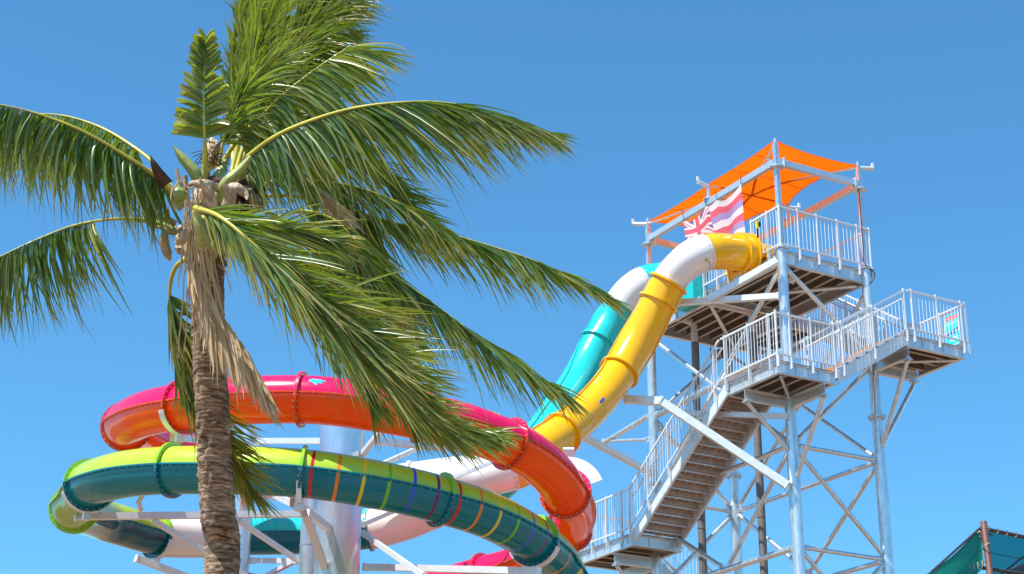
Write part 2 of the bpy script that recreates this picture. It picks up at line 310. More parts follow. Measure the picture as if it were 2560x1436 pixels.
# ---- stairs
def stair(p0, p1, side, width, n, fl='stair_flight'):
    """p0 bottom nosing edge, p1 top, side = unit vector across"""
    p0, p1, side = map(lambda a: np.asarray(a, float), (p0, p1, side)); run = p1-p0; hr = run.copy(); hr[2] = 0; t = nrm(hr)
    m = MB()
    for k in (0, 1):
        o = side*(k*width); m.beam(p0+o-EZ*.13, p1+o-EZ*.13, .016, .25)
        for q in (-.133, .133):
            nn = np.cross(nrm(np.cross(nrm(run), EZ)), nrm(run)); m.beam(p0+o-EZ*.13+nn*q+side*(.03 if k == 0 else -.03), p1+o-EZ*.13+nn*q+side*(.02 if k == 0 else -.02), .055, .014)
    s = tb(m, fl, 'galv_bright')
    rise = (p1[2]-p0[2])/n; go_ = np.linalg.norm(hr)/n
    for i in range(n):
        c = p0+hr*((i+.5)/n)+EZ*(rise*(i+.55)-.02); m = MB(); a = side*.02; b = side*(width-.02)
        m.beam(c+a, c+b, go_+.02, .035, m=0)
        for q in (-.5, .5): m.beam(c+a+t*q*go_-EZ*.035, c+b+t*q*go_-EZ*.035, .022, .03, m=1)
        for q in range(6):
            o = side*(.1+q*(width-.2)/5); m.beam(c+o-t*go_*.45-EZ*.034, c+o+t*go_*.45-EZ*.034, .03, .03, m=1)
        m.beam(c+a+t*go_*.53+EZ*rise*.5, c+b+t*go_*.53+EZ*rise*.5, .012, rise*.90, m=2)
        tb(m, 'tread', ['tread_board_bounce', 'galv', 'tread_panel'], s)
    return s
stair(T(-1.25, 4.5, ZB), T(-1.25, .66, ZL), EU, 1.27, 17)
stair(T(.35, -1.23, ZL), T(2.43, -1.23, ZR), EV, 1.05, 7)
stair(T(4.15, .36, ZR), T(4.15, 3.35, ZD), -EU, 1.05, 11)
stair(T(3.5, 6.95, 9.3), T(.15, 6.95, ZB), -EV, 1.05, 14)
# ---- railings
def railing(p0, p1, posts, h=1.04, hand=None, off=None, mesh_gap=.108, low=.10):
    p0, p1 = np.asarray(T(*p0)), np.asarray(T(*p1)); d = p1-p0; L_ = np.linalg.norm(d[:2]); m = MB()
    m.beam(p0+EZ*h, p1+EZ*h, .038, .042); m.beam(p0+EZ*low, p1+EZ*low, .036, .036)
    n = max(2, int(L_/mesh_gap)); pf = [q for q in posts]
    for i in range(1, n):
        f = i/n; c = p0+d*f
        if min([abs(f-q)*L_ for q in pf]+[9]) < .035: continue
        m.cyl(c+EZ*(low+.02), c+EZ*(h-.025), .0082, 6)
    if hand is not None:
        o = (EU*hand[0]+EV*hand[1])*.09; m.cyl(p0+o+EZ*.86, p1+o+EZ*.86, .02, 8)
    r = tb(m, 'railing', 'galv_rail'); t2 = nrm(np.array([d[0], d[1], 0])); s_ = np.cross(t2, EZ)
    for q in pf:
        c = p0+d*q; m = MB(); m.beam(c+EZ*(-.20), c+EZ*(h+.055), .052, .026, up=t2); m.beam(c+s_*.03+EZ*(-.2), c+s_*.03+EZ*.05, .045, .028, up=t2)
        tb(m, 'railing_post', 'galv_rail', r)
    return r
e = .06
# upper deck
railing((-e, -e, ZD), (2.62, -e, ZD), [0, .2, .41, .64, .86, 1])
railing((-e, -e, ZD), (-e, 1.02, ZD), [.42, .97]); railing((-e, 1.95, ZD), (-e, 2.95, ZD), [0, .45, 1]); railing((-e, 3.9, ZD), (-e, 5.48, ZD), [0, .5, 1])
railing((2.62, -e, ZD), (2.62, 3.3, ZD), [.3, .65, 1]); railing((-e, 5.48, ZD), (4.26, 5.48, ZD), [.2, .4, .6, .8, 1]); railing((4.26, 3.35, ZD), (4.26, 5.48, ZD), [0, .5])
# landing at column A
railing((-1.33, -1.31, ZL), (.30, -1.31, ZL), [.0, .22, .58, .97]); railing((-1.33, -1.31, ZL), (-1.33, .68, ZL), [.13, .5, .93])
railing((.34, -.2, ZL), (.34, .68, ZL), [0, 1]); railing((-.2, .70, ZL), (.34, .70, ZL), [0])
# long flight
railing((-1.33, .75, ZL), (-1.33, 4.5, ZB), [.06, .32, .56, .79, 1], hand=(1, 0)); railing((.07, .75, ZL), (.07, 4.5, ZB), [.06, .32, .56, .79, 1], hand=(-1, 0))
# low landing
railing((-1.33, 4.6, ZB), (-1.33, 7.05, ZB), [.1, .37, .64, .93]); railing((-1.33, 7.06, ZB), (.15, 7.06, ZB), [.3, .65, 1]); railing((.2, 4.6, ZB), (.2, 5.8, ZB), [0, .9])
railing((.2, 7.04, ZB), (3.5, 7.04, 9.35), [.05, .4, .75]); railing((.2, 5.84, ZB), (3.5, 5.84, 9.35), [.05, .4, .75])
# second flight, right platform, back flight
railing((.36, -1.31, ZL+.02), (2.46, -1.31, ZR), [.06, .5, .97], hand=(0, 1)); railing((.36, -.13, ZL+.02), (2.46, -.13, ZR), [.06, .5, .97], hand=(0, -1))
railing((2.52, -1.31, ZR), (4.26, -1.31, ZR), [.06, .49, .92]); railing((4.26, -1.31, ZR), (4.26, .36, ZR), [0, .5, 1]); railing((2.42, .40, ZR), (3.05, .40, ZR), [0, 1])
railing((4.24, .4, ZR), (4.24, 3.35, ZD), [.05, .35, .65, .97], hand=(-1, 0)); railing((3.06, .4, ZR), (3.06, 3.35, ZD), [.05, .35, .65, .97], hand=(1, 0))
# ---- outrigger arms that carry the slides
def sqbeam(a, b, w_, name='outrigger', parent=None, base=None, mt='galv_bright', up=EZ):
    m = MB(); m.beam(a, b, w_, w_, up); t = nrm(np.asarray(b)-np.asarray(a)); s_ = nrm(np.cross(t, up))
    for q in (a, b): m.beam(np.asarray(q)-t*.012+0*s_, np.asarray(q)+t*.012, w_*1.25, w_*1.25, up)
    return m.build(name, mt, parent or tower, TB if base is None else base)
sqbeam(P(1941, 652, 40.8), P(1772, 750, 40.9), .14); sqbeam(P(1946, 741, 40.5), P(1696, 757, 41.3), .13)
sqbeam(P(1968, 1214, 39.0), P(1652, 1004, 40.0), .17); sqbeam(P(1654, 1004, 40.0), P(1563, 999, 40.3), .17)
sqbeam(P(1966, 1041, 39.6), P(1692, 1033, 41.0), .11); sqbeam(P(1628, 1183, 43.2), P(1452, 1088, 39.2), .13)

# =================================================================== SHADE CANOPY ON TOP
CB = T(0, 0, ZD); can = thing('shade_canopy', CB, 'orange fabric shade sail on a silver steel frame above the top deck', 'canopy')
def cb(mb, name, mats, parent=None, label=None): return mb.build(name, mats, parent or can, CB, label)
ZR0 = 19.9
for (u, v) in ((0, 0), (U2, 0), (0, V2), (Dc, V2)):
    m = MB(); m.beam(T(u, v, ZD+.02), T(u, v, 20.38), .10, .10, up=EU); m.cyl(T(u, v, ZR0-.16), T(u, v, ZR0-.12), .17, 14, smooth=False); m.cyl(T(u, v, 20.38), T(u, v, 20.5), .04, 8); cb(m, 'canopy_post', 'galv_tube')
def rb(a, b, w_=.12, h=.15, mt='galv'):
    m = MB(); a, b = np.array(a), np.array(b); t = nrm(b-a); m.beam(a+t*.06, b-t*.06, w_, h)
    for q, sgn in ((a, 1), (b, -1)): m.beam(q+t*sgn*.16, q+t*sgn*.18, w_*1.7, h*1.7)
    return cb(m, 'roof_beam', mt)
rb(T(0, 0, ZR0), T(0, V2, ZR0)); rb(T(0, 0, ZR0), T(U2, 0, ZR0)); rb(T(U2, 0, ZR0), T(Dc, V2, ZR0)); rb(T(0, V2, ZR0), T(Dc, V2, ZR0))
hub = T(1.25, 2.7, 20.62); ml, mr = T(0, 2.7, 20.35), T(U2, 2.7, 20.35)
for q in (T(0, 0, 20.35), T(U2, 0, 20.35), ml, mr, T(0, V2, 20.35), T(Dc, V2, 20.35)):
    m = MB(); m.cyl(q, hub, .035, 10); cb(m, 'rafter', 'galv_bright')
for q in ((0, 2.7), (U2, 2.7)):
    m = MB(); m.cyl(T(*q, ZR0+.07), T(*q, 20.38), .05, 12); m.cyl(T(*q, ZR0+.08), T(*q, ZR0+.12), .13, 14, smooth=False); cb(m, 'stub_post', 'galv_tube')
for (a, b) in (((U2, 0), (.42, -.06)), ((0, V2), (-.25, .30)), ((0, 2.7), (-.30, .0)), ((U2, 2.7), (.35, .0))):
    m = MB(); m.cyl(T(*a, 20.34), T(a[0]+b[0], a[1]+b[1], 20.40), .05, 10); q = T(a[0]+b[0], a[1]+b[1], 20.46); m.beam(q-EZ*.04, q+EZ*.08, .06, .06, up=EU); cb(m, 'tension_arm', 'galv_bright')
def sail(c00, c10, c01, c11, bow, sag, thing_=None, name='sail_panel', mats=('sail_orange', 'sail_seam'), seams=(.33, .66), n=26, axis=0):
    c = [np.array(x) for x in (c00, c10, c01, c11)]; g_ = []
    for i in range(n+1):
        b = i/n; row = []
        for j in range(n+1):
            a = j/n
            a2 = a+bow[0]*4*b*(1-b)*(1-a)-bow[1]*4*b*(1-b)*a; b2 = b+bow[2]*4*a*(1-a)*(1-b)-bow[3]*4*a*(1-a)*b
            p = (c[0]*(1-a2)+c[1]*a2)*(1-b2)+(c[2]*(1-a2)+c[3]*a2)*b2; row.append(p+EZ*(sag*16*a*(1-a)*b*(1-b)))
        g_.append(row)
    m = MB(); m.grid(g_); top = [[p+EZ*.006 for p in r] for r in g_]; m.grid([r[::-1] for r in top])
    for s_ in seams:
        k = int(s_*n)
        ln = [g_[k][j] for j in range(n+1)] if axis == 0 else [g_[i][k] for i in range(n+1)]
        m.sweep([p-EZ*.006 for p in ln], .008, 5, 1)
    for ln in (g_[0], g_[-1], [r[0] for r in g_], [r[-1] for r in g_]): m.sweep(ln, .013, 5, 0)
    return m, g_
ZS = 20.40
m, _ = sail(T(0, 0, ZS+.06), T(U2, 0, ZS), T(0, 2.72, ZS), T(U2, 2.72, ZS+.02), (.02, .13, .05, 0), .10); cb(m, 'sail_panel', ['sail_orange', 'sail_seam'])
m, _ = sail(T(0, 2.70, ZS), T(U2, 2.70, ZS+.02), T(0, V2, ZS), T(Dc, V2, ZS), (.03, .13, 0, .10), .10); cb(m, 'sail_panel', ['sail_orange', 'sail_seam'])

# =================================================================== FLAG on the roof beam
def flag_pt(s, t):
    tl, tr, br, bl = T(-.12, 3.62, 19.74), T(-.12, 1.23, 19.80), T(-.12, 1.0, 18.19), T(-.12, 3.30, 18.36)
    p = (tl*(1-s)+tr*s)*(1-t)+(bl*(1-s)+br*s)*t
    tie = [0, .40, .58, 1.0]
    sg = 0
    for a, b in zip(tie, tie[1:]):
        if a <= s <= b: f = (s-a)/(b-a); sg = 4*f*(1-f)*(b-a)*.38
    p = p-EZ*sg*(1-t)**1.6 - EU*(.10*math.sin(s*7+t*1.5)*(.4+t)+.05*math.sin(s*15+1))*(t**.5)
    return p
def flag_col(s, t):
    W_, R_, B_ = 0, 1, 2
    if s < .46 and t < .53:
        x, y = s/.46, t/.53
        if abs(x-.5) < .07 or abs(y-.5) < .11: return R_
        if abs(x-.5) < .12 or abs(y-.5) < .185: return W_
        for sg in (1, -1):
            d = (y-.5)-sg*(x-.5)
            dd = abs(d)
            if dd < .055 and (d > -.01 if (x < .5) == (sg > 0) else d < .01): return R_
            if dd < .14: return W_
        return 3
    return (W_, R_, B_, W_, R_, B_, W_, R_)[min(7, int(t*8))]
NS, NT = 150, 96
m = MB(); m.grid([[flag_pt(j/NS, i/NT) for j in range(NS+1)] for i in range(NT+1)], mf=lambda i, j: flag_col((j+.5)/NS, (i+.5)/NT))
FB = T(-.12, 2.4, 19.7); flag = thing('state_flag', FB, 'red, white and blue striped flag with a union jack canton tied to the roof beam', 'flag')
m.build('flag_cloth', ['f_white', 'f_red', 'f_blue', 'f_canton'], flag, FB)
def text_mesh(txt, shear=0.):
    cu = bpy.data.curves.new('txt', 'FONT'); cu.body = txt; cu.size = 1; cu.shear = shear; cu.resolution_u = 3
    o = bpy.data.objects.new('txt', cu); C.objects.link(o); bpy.context.view_layer.update()
    me = bpy.data.meshes.new_from_object(o.evaluated_get(bpy.context.evaluated_depsgraph_get())); bpy.data.objects.remove(o)
    vs = [tuple(v.co) for v in me.vertices]; fs = [tuple(p.vertices) for p in me.polygons]; bpy.data.meshes.remove(me); return vs, fs
vs, fs = text_mesh('crown', .3); mx_ = max(v[0] for v in vs)
m = MB(); m.add([flag_pt(.72+.24*v[0]/mx_, .985-.11*v[1])-EU*.012 for v in vs], fs); m.build('flag_lettering', 'b_white', flag, FB)
m = MB()
for s in (0, .40, .58, 1.0):
    p = flag_pt(s, 0); m.sweep([p, p+EZ*.12-EU*.0, p+EZ*.28-EU*.02], .008, 5); m.sweep([p, p+EU*.2+EZ*.12], .006, 5)
m.build('tie_cord', 'black', flag, FB)

# =================================================================== SAFETY BANNER on the right platform
BB = T(4.13, -.98, ZR); ban = thing('rules_banner', BB, 'light blue printed banner with red heading on the end railing of the right platform', 'banner')
def bpt(s, t): return T(4.13+.008*math.sin(t*9), -.72-.50*s, ZR+.90-.80*t)
def bcol(s, t):
    if s < .04 or s > .96 or t < .02 or t > .98: return 2 if (s < .015 or t < .01) else 1
    if .09 < t < .22 and .08 < s < .92: return 2 if not (abs(t-.135) < .009 or abs(t-.18) < .012 and int(s*14) % 3) else 1
    if .28 < t < .37 and .12 < s < .9: return 4 if (int(s*22) % 3 and int(t*60) % 3) else 0
    y = .60-.10*(s-.5)
    if abs(t-y) < .055 and .1 < s < .95: return 3 if (math.sin(s*31)+math.cos(t*70) > -.5) else 1
    if t in (): return 0
    if .73 < t < .86 and .3 < s < .85 and int(t*60) % 3 == 0: return 1
    return 0
m = MB(); m.grid([[bpt(j/48, i/70) for j in range(49)] for i in range(71)], mf=lambda i, j: bcol((j+.5)/48, (i+.5)/70), smooth=False); m.grid([[bpt(1-j/2, i/20)+EU*.004 for j in range(3)] for i in range(21)], m=1)
m.build('banner_sheet', ['b_cyan', 'b_white', 'b_red', 'b_blue', 'b_pink'], ban, BB)
m = MB()
for s in (.02, .98):
    for t in (.02, .98): p = bpt(s, t); m.sweep([p, p+EU*.06], .01, 5)
m.build('cable_tie', 'black', ban, BB)

# =================================================================== SLIDES
RT = .405
def circ(cx, cy, R, pts):
    out = []
    for p in pts:
        x, y, d = p[:3]; w_ = P(x, y, d) if not isinstance(d, str) else on_cyl(x, y, cx, cy, R, d == 'B'); out.append((w_,)+tuple(p[3:]))
    return out
def slide(name, label, pts, styles, r=RT):
    ctl = [p[0] for p in pts]; N = 14; path = catmull(ctl, N); S = arclen(path)
    base = np.array([ctl[len(ctl)//2][0], ctl[len(ctl)//2][1], 0.]); th = thing(name, base, label, 'water slide')
    marks = [(S[i*N], p[1]) for i, p in enumerate(pts) if len(p) > 1 and p[1]]; marks.append((S[-1], marks[-1][1]))
    # smooth frames
    def frame(s):
        p = sample(path, S, s); t = nrm(sample(path, S, min(s+.12, S[-1]))-sample(path, S, max(s-.12, 0))); sd_ = nrm(np.cross(t, EZ)); return p, t, sd_, np.cross(sd_, t)
    def pt(s, a, rr):
        p, t, sd_, n_ = frame(s); return p+rr*(sd_*math.cos(a)+n_*math.sin(a))
    NA = 28
    for (s0, st), (s1, _) in zip(marks, marks[1:]):
        if s1-s0 < .02: continue
        up, lo, rim_u, rim_l, fl, stripes = styles[st[0]]
        ln = s1-s0; n = max(3, int(ln/.10)); ss = np.linspace(s0, s1, n+1)
        if stripes:
            ed = [s0+ln/6*k+.16+q for k in range(6) for q in (-.026, .026)]; ss = np.array(sorted([x for x in ss if min(abs(x-y) for y in ed) > .02]+ed)); n = len(ss)-1
        SM = ['s_red', 's_orange', 's_yellow', 's_green', 's_blue', 's_purple']
        def band(i):
            if not stripes: return 0
            c = (ss[i]+ss[i+1])/2-s0; k = c/(ln/6.); f = (k-int(k))*(ln/6.)
            return 1+min(5, int(k)) if abs(f-.16) < .022 else 0
        fr = [frame(s) for s in ss]
        if st[0] in 'YCwW': fr = [(p, t, n_, -sd_) for (p, t, sd_, n_) in fr]
        for half, mt, nm in ((0, up, 'upper_shell'), (1, lo, 'lower_shell')):
            m = MB(); rows = []
            for (p, t, sd_, n_) in fr: rows.append([p+r*(sd_*math.cos(a)+n_*math.sin(a)) for a in np.linspace(half*math.pi, (half+1)*math.pi, NA+1)])
            m.grid(rows, mf=lambda i, j: band(i)); sec = m.build(nm, [mt]+(SM if stripes else []), th, base)
            if half == 1 and ln > .4:
                for k in (-1, 1):
                    m = MB()
                    m.grid([[p+k*sd_*(r-.01)+n_*.014, p+k*sd_*(r+.042)+n_*.014, p+k*sd_*(r+.042)-n_*.016, p+k*sd_*(r-.01)-n_*.016, p+k*sd_*(r-.01)+n_*.014] for (p, t, sd_, n_) in fr], smooth=False)
                    for s in np.arange(s0+.1, s1-.05, .16):
                        p, t, sd_, n_ = frame(s)
                        if st[0] in 'YCwW': sd_, n_ = n_, -sd_
                        c = p+k*sd_*(r+.024); m.cyl(c-n_*.030, c+n_*.022, .0085, 6, m=1, smooth=False)
                    m.build('seam_lip', [rim_l, 'bolt'], sec, base)
        # ring flange at the start of the section
        if fl == 'none': continue
        p, t, sd_, n_ = frame(s0); RF = r+(.072 if fl == 'big' else .022); wd = .05 if fl == 'big' else .03; K = 56; m = MB()
        prof = [(r-.004, -wd/2), (RF, -wd/2), (RF, wd/2), (r-.004, wd/2)]
        for q in range(3):
            (ra, xa), (rb_, xb) = prof[q], prof[q+1]; o = []
            for k in range(K+1):
                a = 2*math.pi*k/K; e_ = sd_*math.cos(a)+n_*math.sin(a); o.append([p+e_*ra+t*xa, p+e_*rb_+t*xb])
            m.grid(o, mf=lambda i, j: 0 if i < K/2 else 1, smooth=(q == 1))
        for k in range(26 if fl == 'big' else 22):
            a = 2*math.pi*(k+.5)/(26 if fl == 'big' else 22); e_ = sd_*math.cos(a)+n_*math.sin(a); rr = r+.042 if fl == 'big' else r+.012
            if fl == 'big': m.cyl(p+e_*rr-t*.036, p+e_*rr+t*.036, .0105, 6, m=2, smooth=False)
            else:
                for x in (-.05, .05): m.cyl(p+e_*(r-.01)+t*x, p+e_*(r+.012)+t*x, .0115, 6, m=2, smooth=False)
        m.build('joint_flange', [rim_u, rim_l, 'bolt'], th, base)
    return th, base, pt, path, S, marks
c1 = (-3.00, 32.75, 4.2)
S1 = circ(*c1, [(1872, 634, 41.7, 'Y'), (1848, 632, 41.55, 'YF'), (1826, 630, 41.4), (1797, 628, 41.2), (1763, 632, 41.0, 'w'), (1725, 650, 40.9), (1693, 678, 40.9), (1671, 709, 40.9, 'YF'), (1646, 757, 40.8, 'YF'), (1620, 808, 40.7),
     (1586, 868, 40.5), (1548, 931, 40.1, 'YF'), (1509, 985, 39.5), (1462, 1035, 38.8), (1403, 1085, 37.9, 'YF'), (1346, 1124, 37.2), (1302, 1162, 36.75), (1278, 1174, 36.65, 'w'), (1256, 1181, 36.7), (1215, 1189, 'B'), (1130, 1194, 'B'), (1030, 1207, 'B', 'W'), (930, 1218, 'B'), (830, 1215, 'B', 'WF'),
     (730, 1205, 'B'), (640, 1190, 'B', 'OF'), (540, 1165, 'B'), (450, 1132, 'B', 'OF'), (370, 1105, 'B'), (316, 1067, 'F', 'OF'), (345, 1043, 'F'), (395, 1027, 'F'), (458, 1017, 'F', 'OF'), (540, 1006, 'F'), (650, 1000, 'F'), (755, 999, 'F', 'OF'),
     (850, 1006, 'F'), (950, 1021, 'F'), (1050, 1040, 'F', 'OF'), (1160, 1068, 'F'), (1274, 1110, 'F', 'OF'), (1335, 1145, 'F'), (1385, 1190, 'F'), (1414, 1234, 'F', 'OF'), (1432, 1278, 33.8), (1422, 1325, 35.2, 'OF'), (1385, 1368, 'B'), (1330, 1402, 'B'), (1271, 1424, 'B'), (1210, 1440, 'B', 'OF'), (1110, 1468, 'B'), (950, 1500, 'B'), (750, 1500, 'B'), (600, 1480, 'B')])
st1 = {'Y': ('yellow', 'yellow', 'yellow', 'yellow', 'big', False), 'w': ('white', 'white', 'white', 'white', 'small', False), 'W': ('white', 'white', 'white', 'white', 'big', False),
       'O': ('pink', 'orange', 'pink_rim', 'orange_rim', 'big', False)}
sl1, b1, pt1, path1, SS1, mk1 = slide('tube_slide', 'upper looping tube slide, yellow and white at the top, pink over orange below', S1, st1)
c2 = (-3.70, 33.5, 4.65)
S2 = circ(*c2, [(1765, 708, 44.6, 'C'), (1735, 704, 44.6, 'CF'), (1690, 697, 44.4), (1645, 700, 44.2), (1612, 708, 44.1, 'w'), (1577, 733, 44.0), (1548, 770, 43.9, 'CF'), (1524, 808, 43.8), (1495, 858, 43.5, 'CF'), (1466, 912, 43.1), (1437, 964, 42.5), (1398, 1023, 41.4, 'CF'), (1355, 1086, 40.0), (1308, 1148, 38.6, 'CF'),
     (1262, 1193, 37.8), (1235, 1210, 37.5, 'w'), (1200, 1228, 'B'), (1130, 1256, 'B'), (1073, 1278, 'B'), (1010, 1302, 'B'), (922, 1325, 'B', 'TF'), (835, 1335, 'B'), (750, 1339, 'B'), (677, 1340, 'B'), (598, 1341, 'B', 'WF'), (520, 1342, 'B'), (453, 1342, 'B'), (392, 1338, 'B', 'DF'), (349, 1328, 'B'), (300, 1313, 'B'), (245, 1297, 'B'), (186, 1272, 33.6, 'LF'),
     (205, 1242, 32.7), (224, 1213, 31.9, 'GF'), (275, 1194, 'F'), (341, 1182, 'F'), (430, 1176, 'F', 'GF'), (540, 1176, 'F'), (655, 1178, 'F'), (757, 1184, 'F', 'RF'), (850, 1196, 'F'), (950, 1214, 'F'), (1030, 1231, 'F'), (1100, 1250, 'F', 'RF'), (1185, 1275, 'F'), (1262, 1308, 'F'), (1337, 1352, 'F', 'RF'), (1386, 1396, 'F'), (1415, 1450, 33.2), (1405, 1500, 35, 'GF'), (1350, 1535, 'B'), (1200, 1570, 'B')])
st2 = {'C': ('cyan', 'cyan', 'cyan', 'cyan', 'big', False), 'w': st1['w'], 'T': ('cyan', 'teal', 'cyan', 'teal_rim', 'big', False), 'W': st1['W'],
       'D': ('lime', 'darkteal', 'lime_rim', 'teal_rim', 'big', False), 'L': ('olive', 'olive', 'lime_rim', 'lime_rim', 'big', False), 'G': ('lime', 'teal', 'lime_rim', 'teal_rim', 'big', False), 'R': ('lime', 'teal', 'lime_rim', 'teal_rim', 'big', True)}
sl2, b2, pt2, path2, SS2, mk2 = slide('tube_slide', 'lower looping tube slide, turquoise behind, lime over teal with rainbow rings in front', S2, st2)
# decals
def near_s(path, S, px, py, lo=0, hi=1e9):
    best = None
    for p, s in zip(path, S):
        if not lo <= s <= hi: continue
        q = p-ORG; z = q@FW; d = (CX+FPX*(q@RI)/z-px)**2+(CY+FPX*(q@DN)/z-py)**2
        if best is None or d < best[0]: best = (d, s)
    return best[1]
def vang(pt, s, px, py, r=RT):
    best = None
    for a in np.linspace(0, 2*math.pi, 180):
        p = pt(s, a, r); c = pt(s, a, 0); q = p-ORG; 
        if (p-c)@q > 0: continue
        z = q@FW; d = (CX+FPX*(q@RI)/z-px)**2+(CY+FPX*(q@DN)/z-py)**2
        if best is None or d < best[0]: best = (d, a)
    return best[1]
hand = [(-.50, .02), (-.44, .14), (-.30, .20), (-.16, .36), (-.06, .50), (.02, .50), (.05, .40), (.02, .30), (.22, .30), (.32, .26), (.34, .06), (.50, .04), (.50, -.03), (.28, -.08), (.12, -.2), (-.1, -.22), (-.26, -.28), (-.40, -.18)]
def decal(th, base, pt, path, S, px, py, poly, ls, la, mt, rot=0, name='painted_mark', lo=0, hi=1e9):
    s0 = near_s(path, S, px, py, lo, hi); a0 = vang(pt, s0, px, py); s0 = min([s0+d for d in np.linspace(-.5, .5, 41)], key=lambda s: (lambda q: (CX+FPX*(q@RI)/(q@FW)-px)**2+(CY+FPX*(q@DN)/(q@FW)-py)**2)(pt(s, a0, RT)-ORG))
    cr, sr = math.cos(rot), math.sin(rot); pl = [((x*cr-y*sr)*ls, (x*sr+y*cr)*la) for x, y in poly]
    m = MB(); c = (sum(x for x, _ in pl)/len(pl), sum(y for _, y in pl)/len(pl)); n = len(pl); R3 = 5; vs = [pt(s0+c[0], a0+c[1]/RT, RT+.004)]
    for k in range(1, R3+1):
        for x, y in pl: f = k/R3; vs.append(pt(s0+c[0]+(x-c[0])*f, a0+(c[1]+(y-c[1])*f)/RT, RT+.004))
    fs = [(0, 1+i, 1+(i+1) % n) for i in range(n)]+[(1+(k-1)*n+i, 1+k*n+i, 1+k*n+(i+1) % n, 1+(k-1)*n+(i+1) % n) for k in range(1, R3) for i in range(n)]
    m.add(vs, fs, 0, True); m.build(name, mt, th, base)
smid1 = near_s(path1, SS1, 316, 1067); d1 = (th1 := sl1, b1, pt1, path1, SS1)
decal(*d1, 795, 955, hand, .27, -.19, 'd_cyan', lo=smid1); decal(*d1, 1227, 1043, hand, -.30, -.26, 'd_yellow', rot=.5, lo=smid1); decal(*d1, 950, 966, hand, .27, -.19, 'd_yellow', lo=smid1); decal(*d1, 1102, 992, hand, .27, -.2, 'd_cyan', lo=smid1)
bar = [(-.5, -.5), (-.17, -.5), (.17, -.5), (.5, -.5), (.5, .5), (.17, .5), (-.17, .5), (-.5, .5)]
sY = near_s(path1, SS1, 1290, 1186)
for (x, y, L_, mt) in ((1506, 962, .32, 'd_pale'), (1552, 968, .16, 'd_pale'), (1502, 998, .22, 's_blue'), (1471, 985, .12, 'd_mauve'), (1470, 1072, .28, 'd_maroon'), (1550, 1000, .18, 's_orange'), (1440, 1040, .2, 'd_pale')):
    decal(*d1, x, y, bar, L_, .05, mt, hi=sY)
# slide entry boxes, water inlets
m = MB(); q0 = [pt1(.02, a, RT+.09) for a in np.linspace(0, 2*math.pi, 29)[:-1]]
en = P(1898, 633, 41.9); dirn = nrm(T(.0, 1.0, 17.9)-T(-1, 1.0, 17.9))
for (a, b, hw, z0, z1) in ((-.52, -.26, .43, 17.42, 18.16), (-.26, .25, .42, 17.70, 18.04)):
    vs = [T(u, 1.02+s_*hw, z) for u in (a, b) for s_, z in ((-1, z0), (1, z0), (1, z1), (-1, z1))]
    if a < -.1: vs[2] = T(a, 1.02+hw*.72, z1+.04); vs[3] = T(a, 1.02-hw*.72, z1+.04)
    m.add(vs, [(0, 3, 2, 1)]+([(0, 4, 7, 3), (1, 2, 6, 5), (3, 7, 6, 2), (0, 1, 5, 4)] if a < -.1 else [(0, 4, 7, 3), (1, 2, 6, 5), (0, 1, 5, 4)]))
m.build('entry_box', 'yellow', sl1, b1)
for (x, y0, y1) in ((1826, 672, 708), (1859, 652, 692)):
    m = MB(); d = 41.6; m.cyl(P(x, y0, d), P(x+1, y1-8, d), .085, 16, r1=.06); m.cyl(P(x+1, y1-8, d), P(x+1, y1, d), .05, 14, m=0); m.cyl(P(x+1, y1, d), P(x+2, y1+10, d), .058, 14, m=1); m.build('water_inlet', ['yellow', 'galv'], sl1, b1)
m = MB()
for (a, b, hw, z0, z1) in ((-.35, .1, .45, 17.42, 18.32),):
    vs = [T(u, 3.45+s_*hw, z) for u in (a, b) for s_, z in ((-1, z0), (1, z0), (1, z1), (-1, z1))]; m.add(vs, [(0, 3, 2, 1), (0, 4, 7, 3), (1, 2, 6, 5), (3, 7, 6, 2), (0, 1, 5, 4)])
m.build('entry_box', 'cyan', sl2, b2)
m = MB(); m.cyl(P(1692, 745, 43.6), P(1692, 782, 43.6), .05, 14); m.build('water_inlet', 'cyan', sl2, b2)
m = MB(); p = P(1767, 650, 40.62); m.cyl(p, p-FW*.1, .03, 8); m.cyl(p-FW*.1, p-FW*.14, .022, 8, m=1); m.sweep([p, p+RI*.06+DN*.05, p+RI*.08+DN*.15, p+RI*.03+DN*.2], .006, 5)
tag(m.build('flow_sensor', ['black', 'sensor_yellow'], None, p), 'small black and yellow sensor on the white bend of the upper slide', 'sensor')

# =================================================================== SLIDE MASTS
def mast(base_px, d, ytop, r, label, n=28):
    p = P(base_px, ytop, d); base = np.array([p[0], p[1], 0.]); th = thing('slide_mast', base, label, 'support mast', 'steel masts inside the slide loops')
    m = MB(); m.cyl(base, p, r, n); m.cyl(p, p+EZ*.02, r*1.03, n); m.build('mast_pole', 'mast_steel', th, base)
    m = MB()
    for z in (p[2]-1.2,): m.cyl(np.array([p[0], p[1], z]), np.array([p[0], p[1], z+.03]), r+.012, n)
    m.build('weld_band', 'mast_steel', th, base); return th, base
mA, bA = mast(858, 34.0, 1030, .42, 'thick silver central mast rising behind the rainbow ringed slide')
mB, bB = mast(784, 34.9, 1215, .21, 'slimmer silver mast close against the left side of the thick central mast')
mC, bC = mast(620, 38.5, 1078, .205, 'short topped silver mast just right of the palm trunk, behind the lime slide')
def arm(a, b, w_, th=mA, base=bA, mt='galv_bright'): sqbeam(P(*a), P(*b), w_*.88, 'support_arm', th, base, mt)
arm((188, 1292, 32.4), (800, 1285, 34.2), .135); arm((385, 1303, 33.0), (790, 1545, 34.4), .105); arm((598, 1303, 33.6), (790, 1432, 34.6), .10)
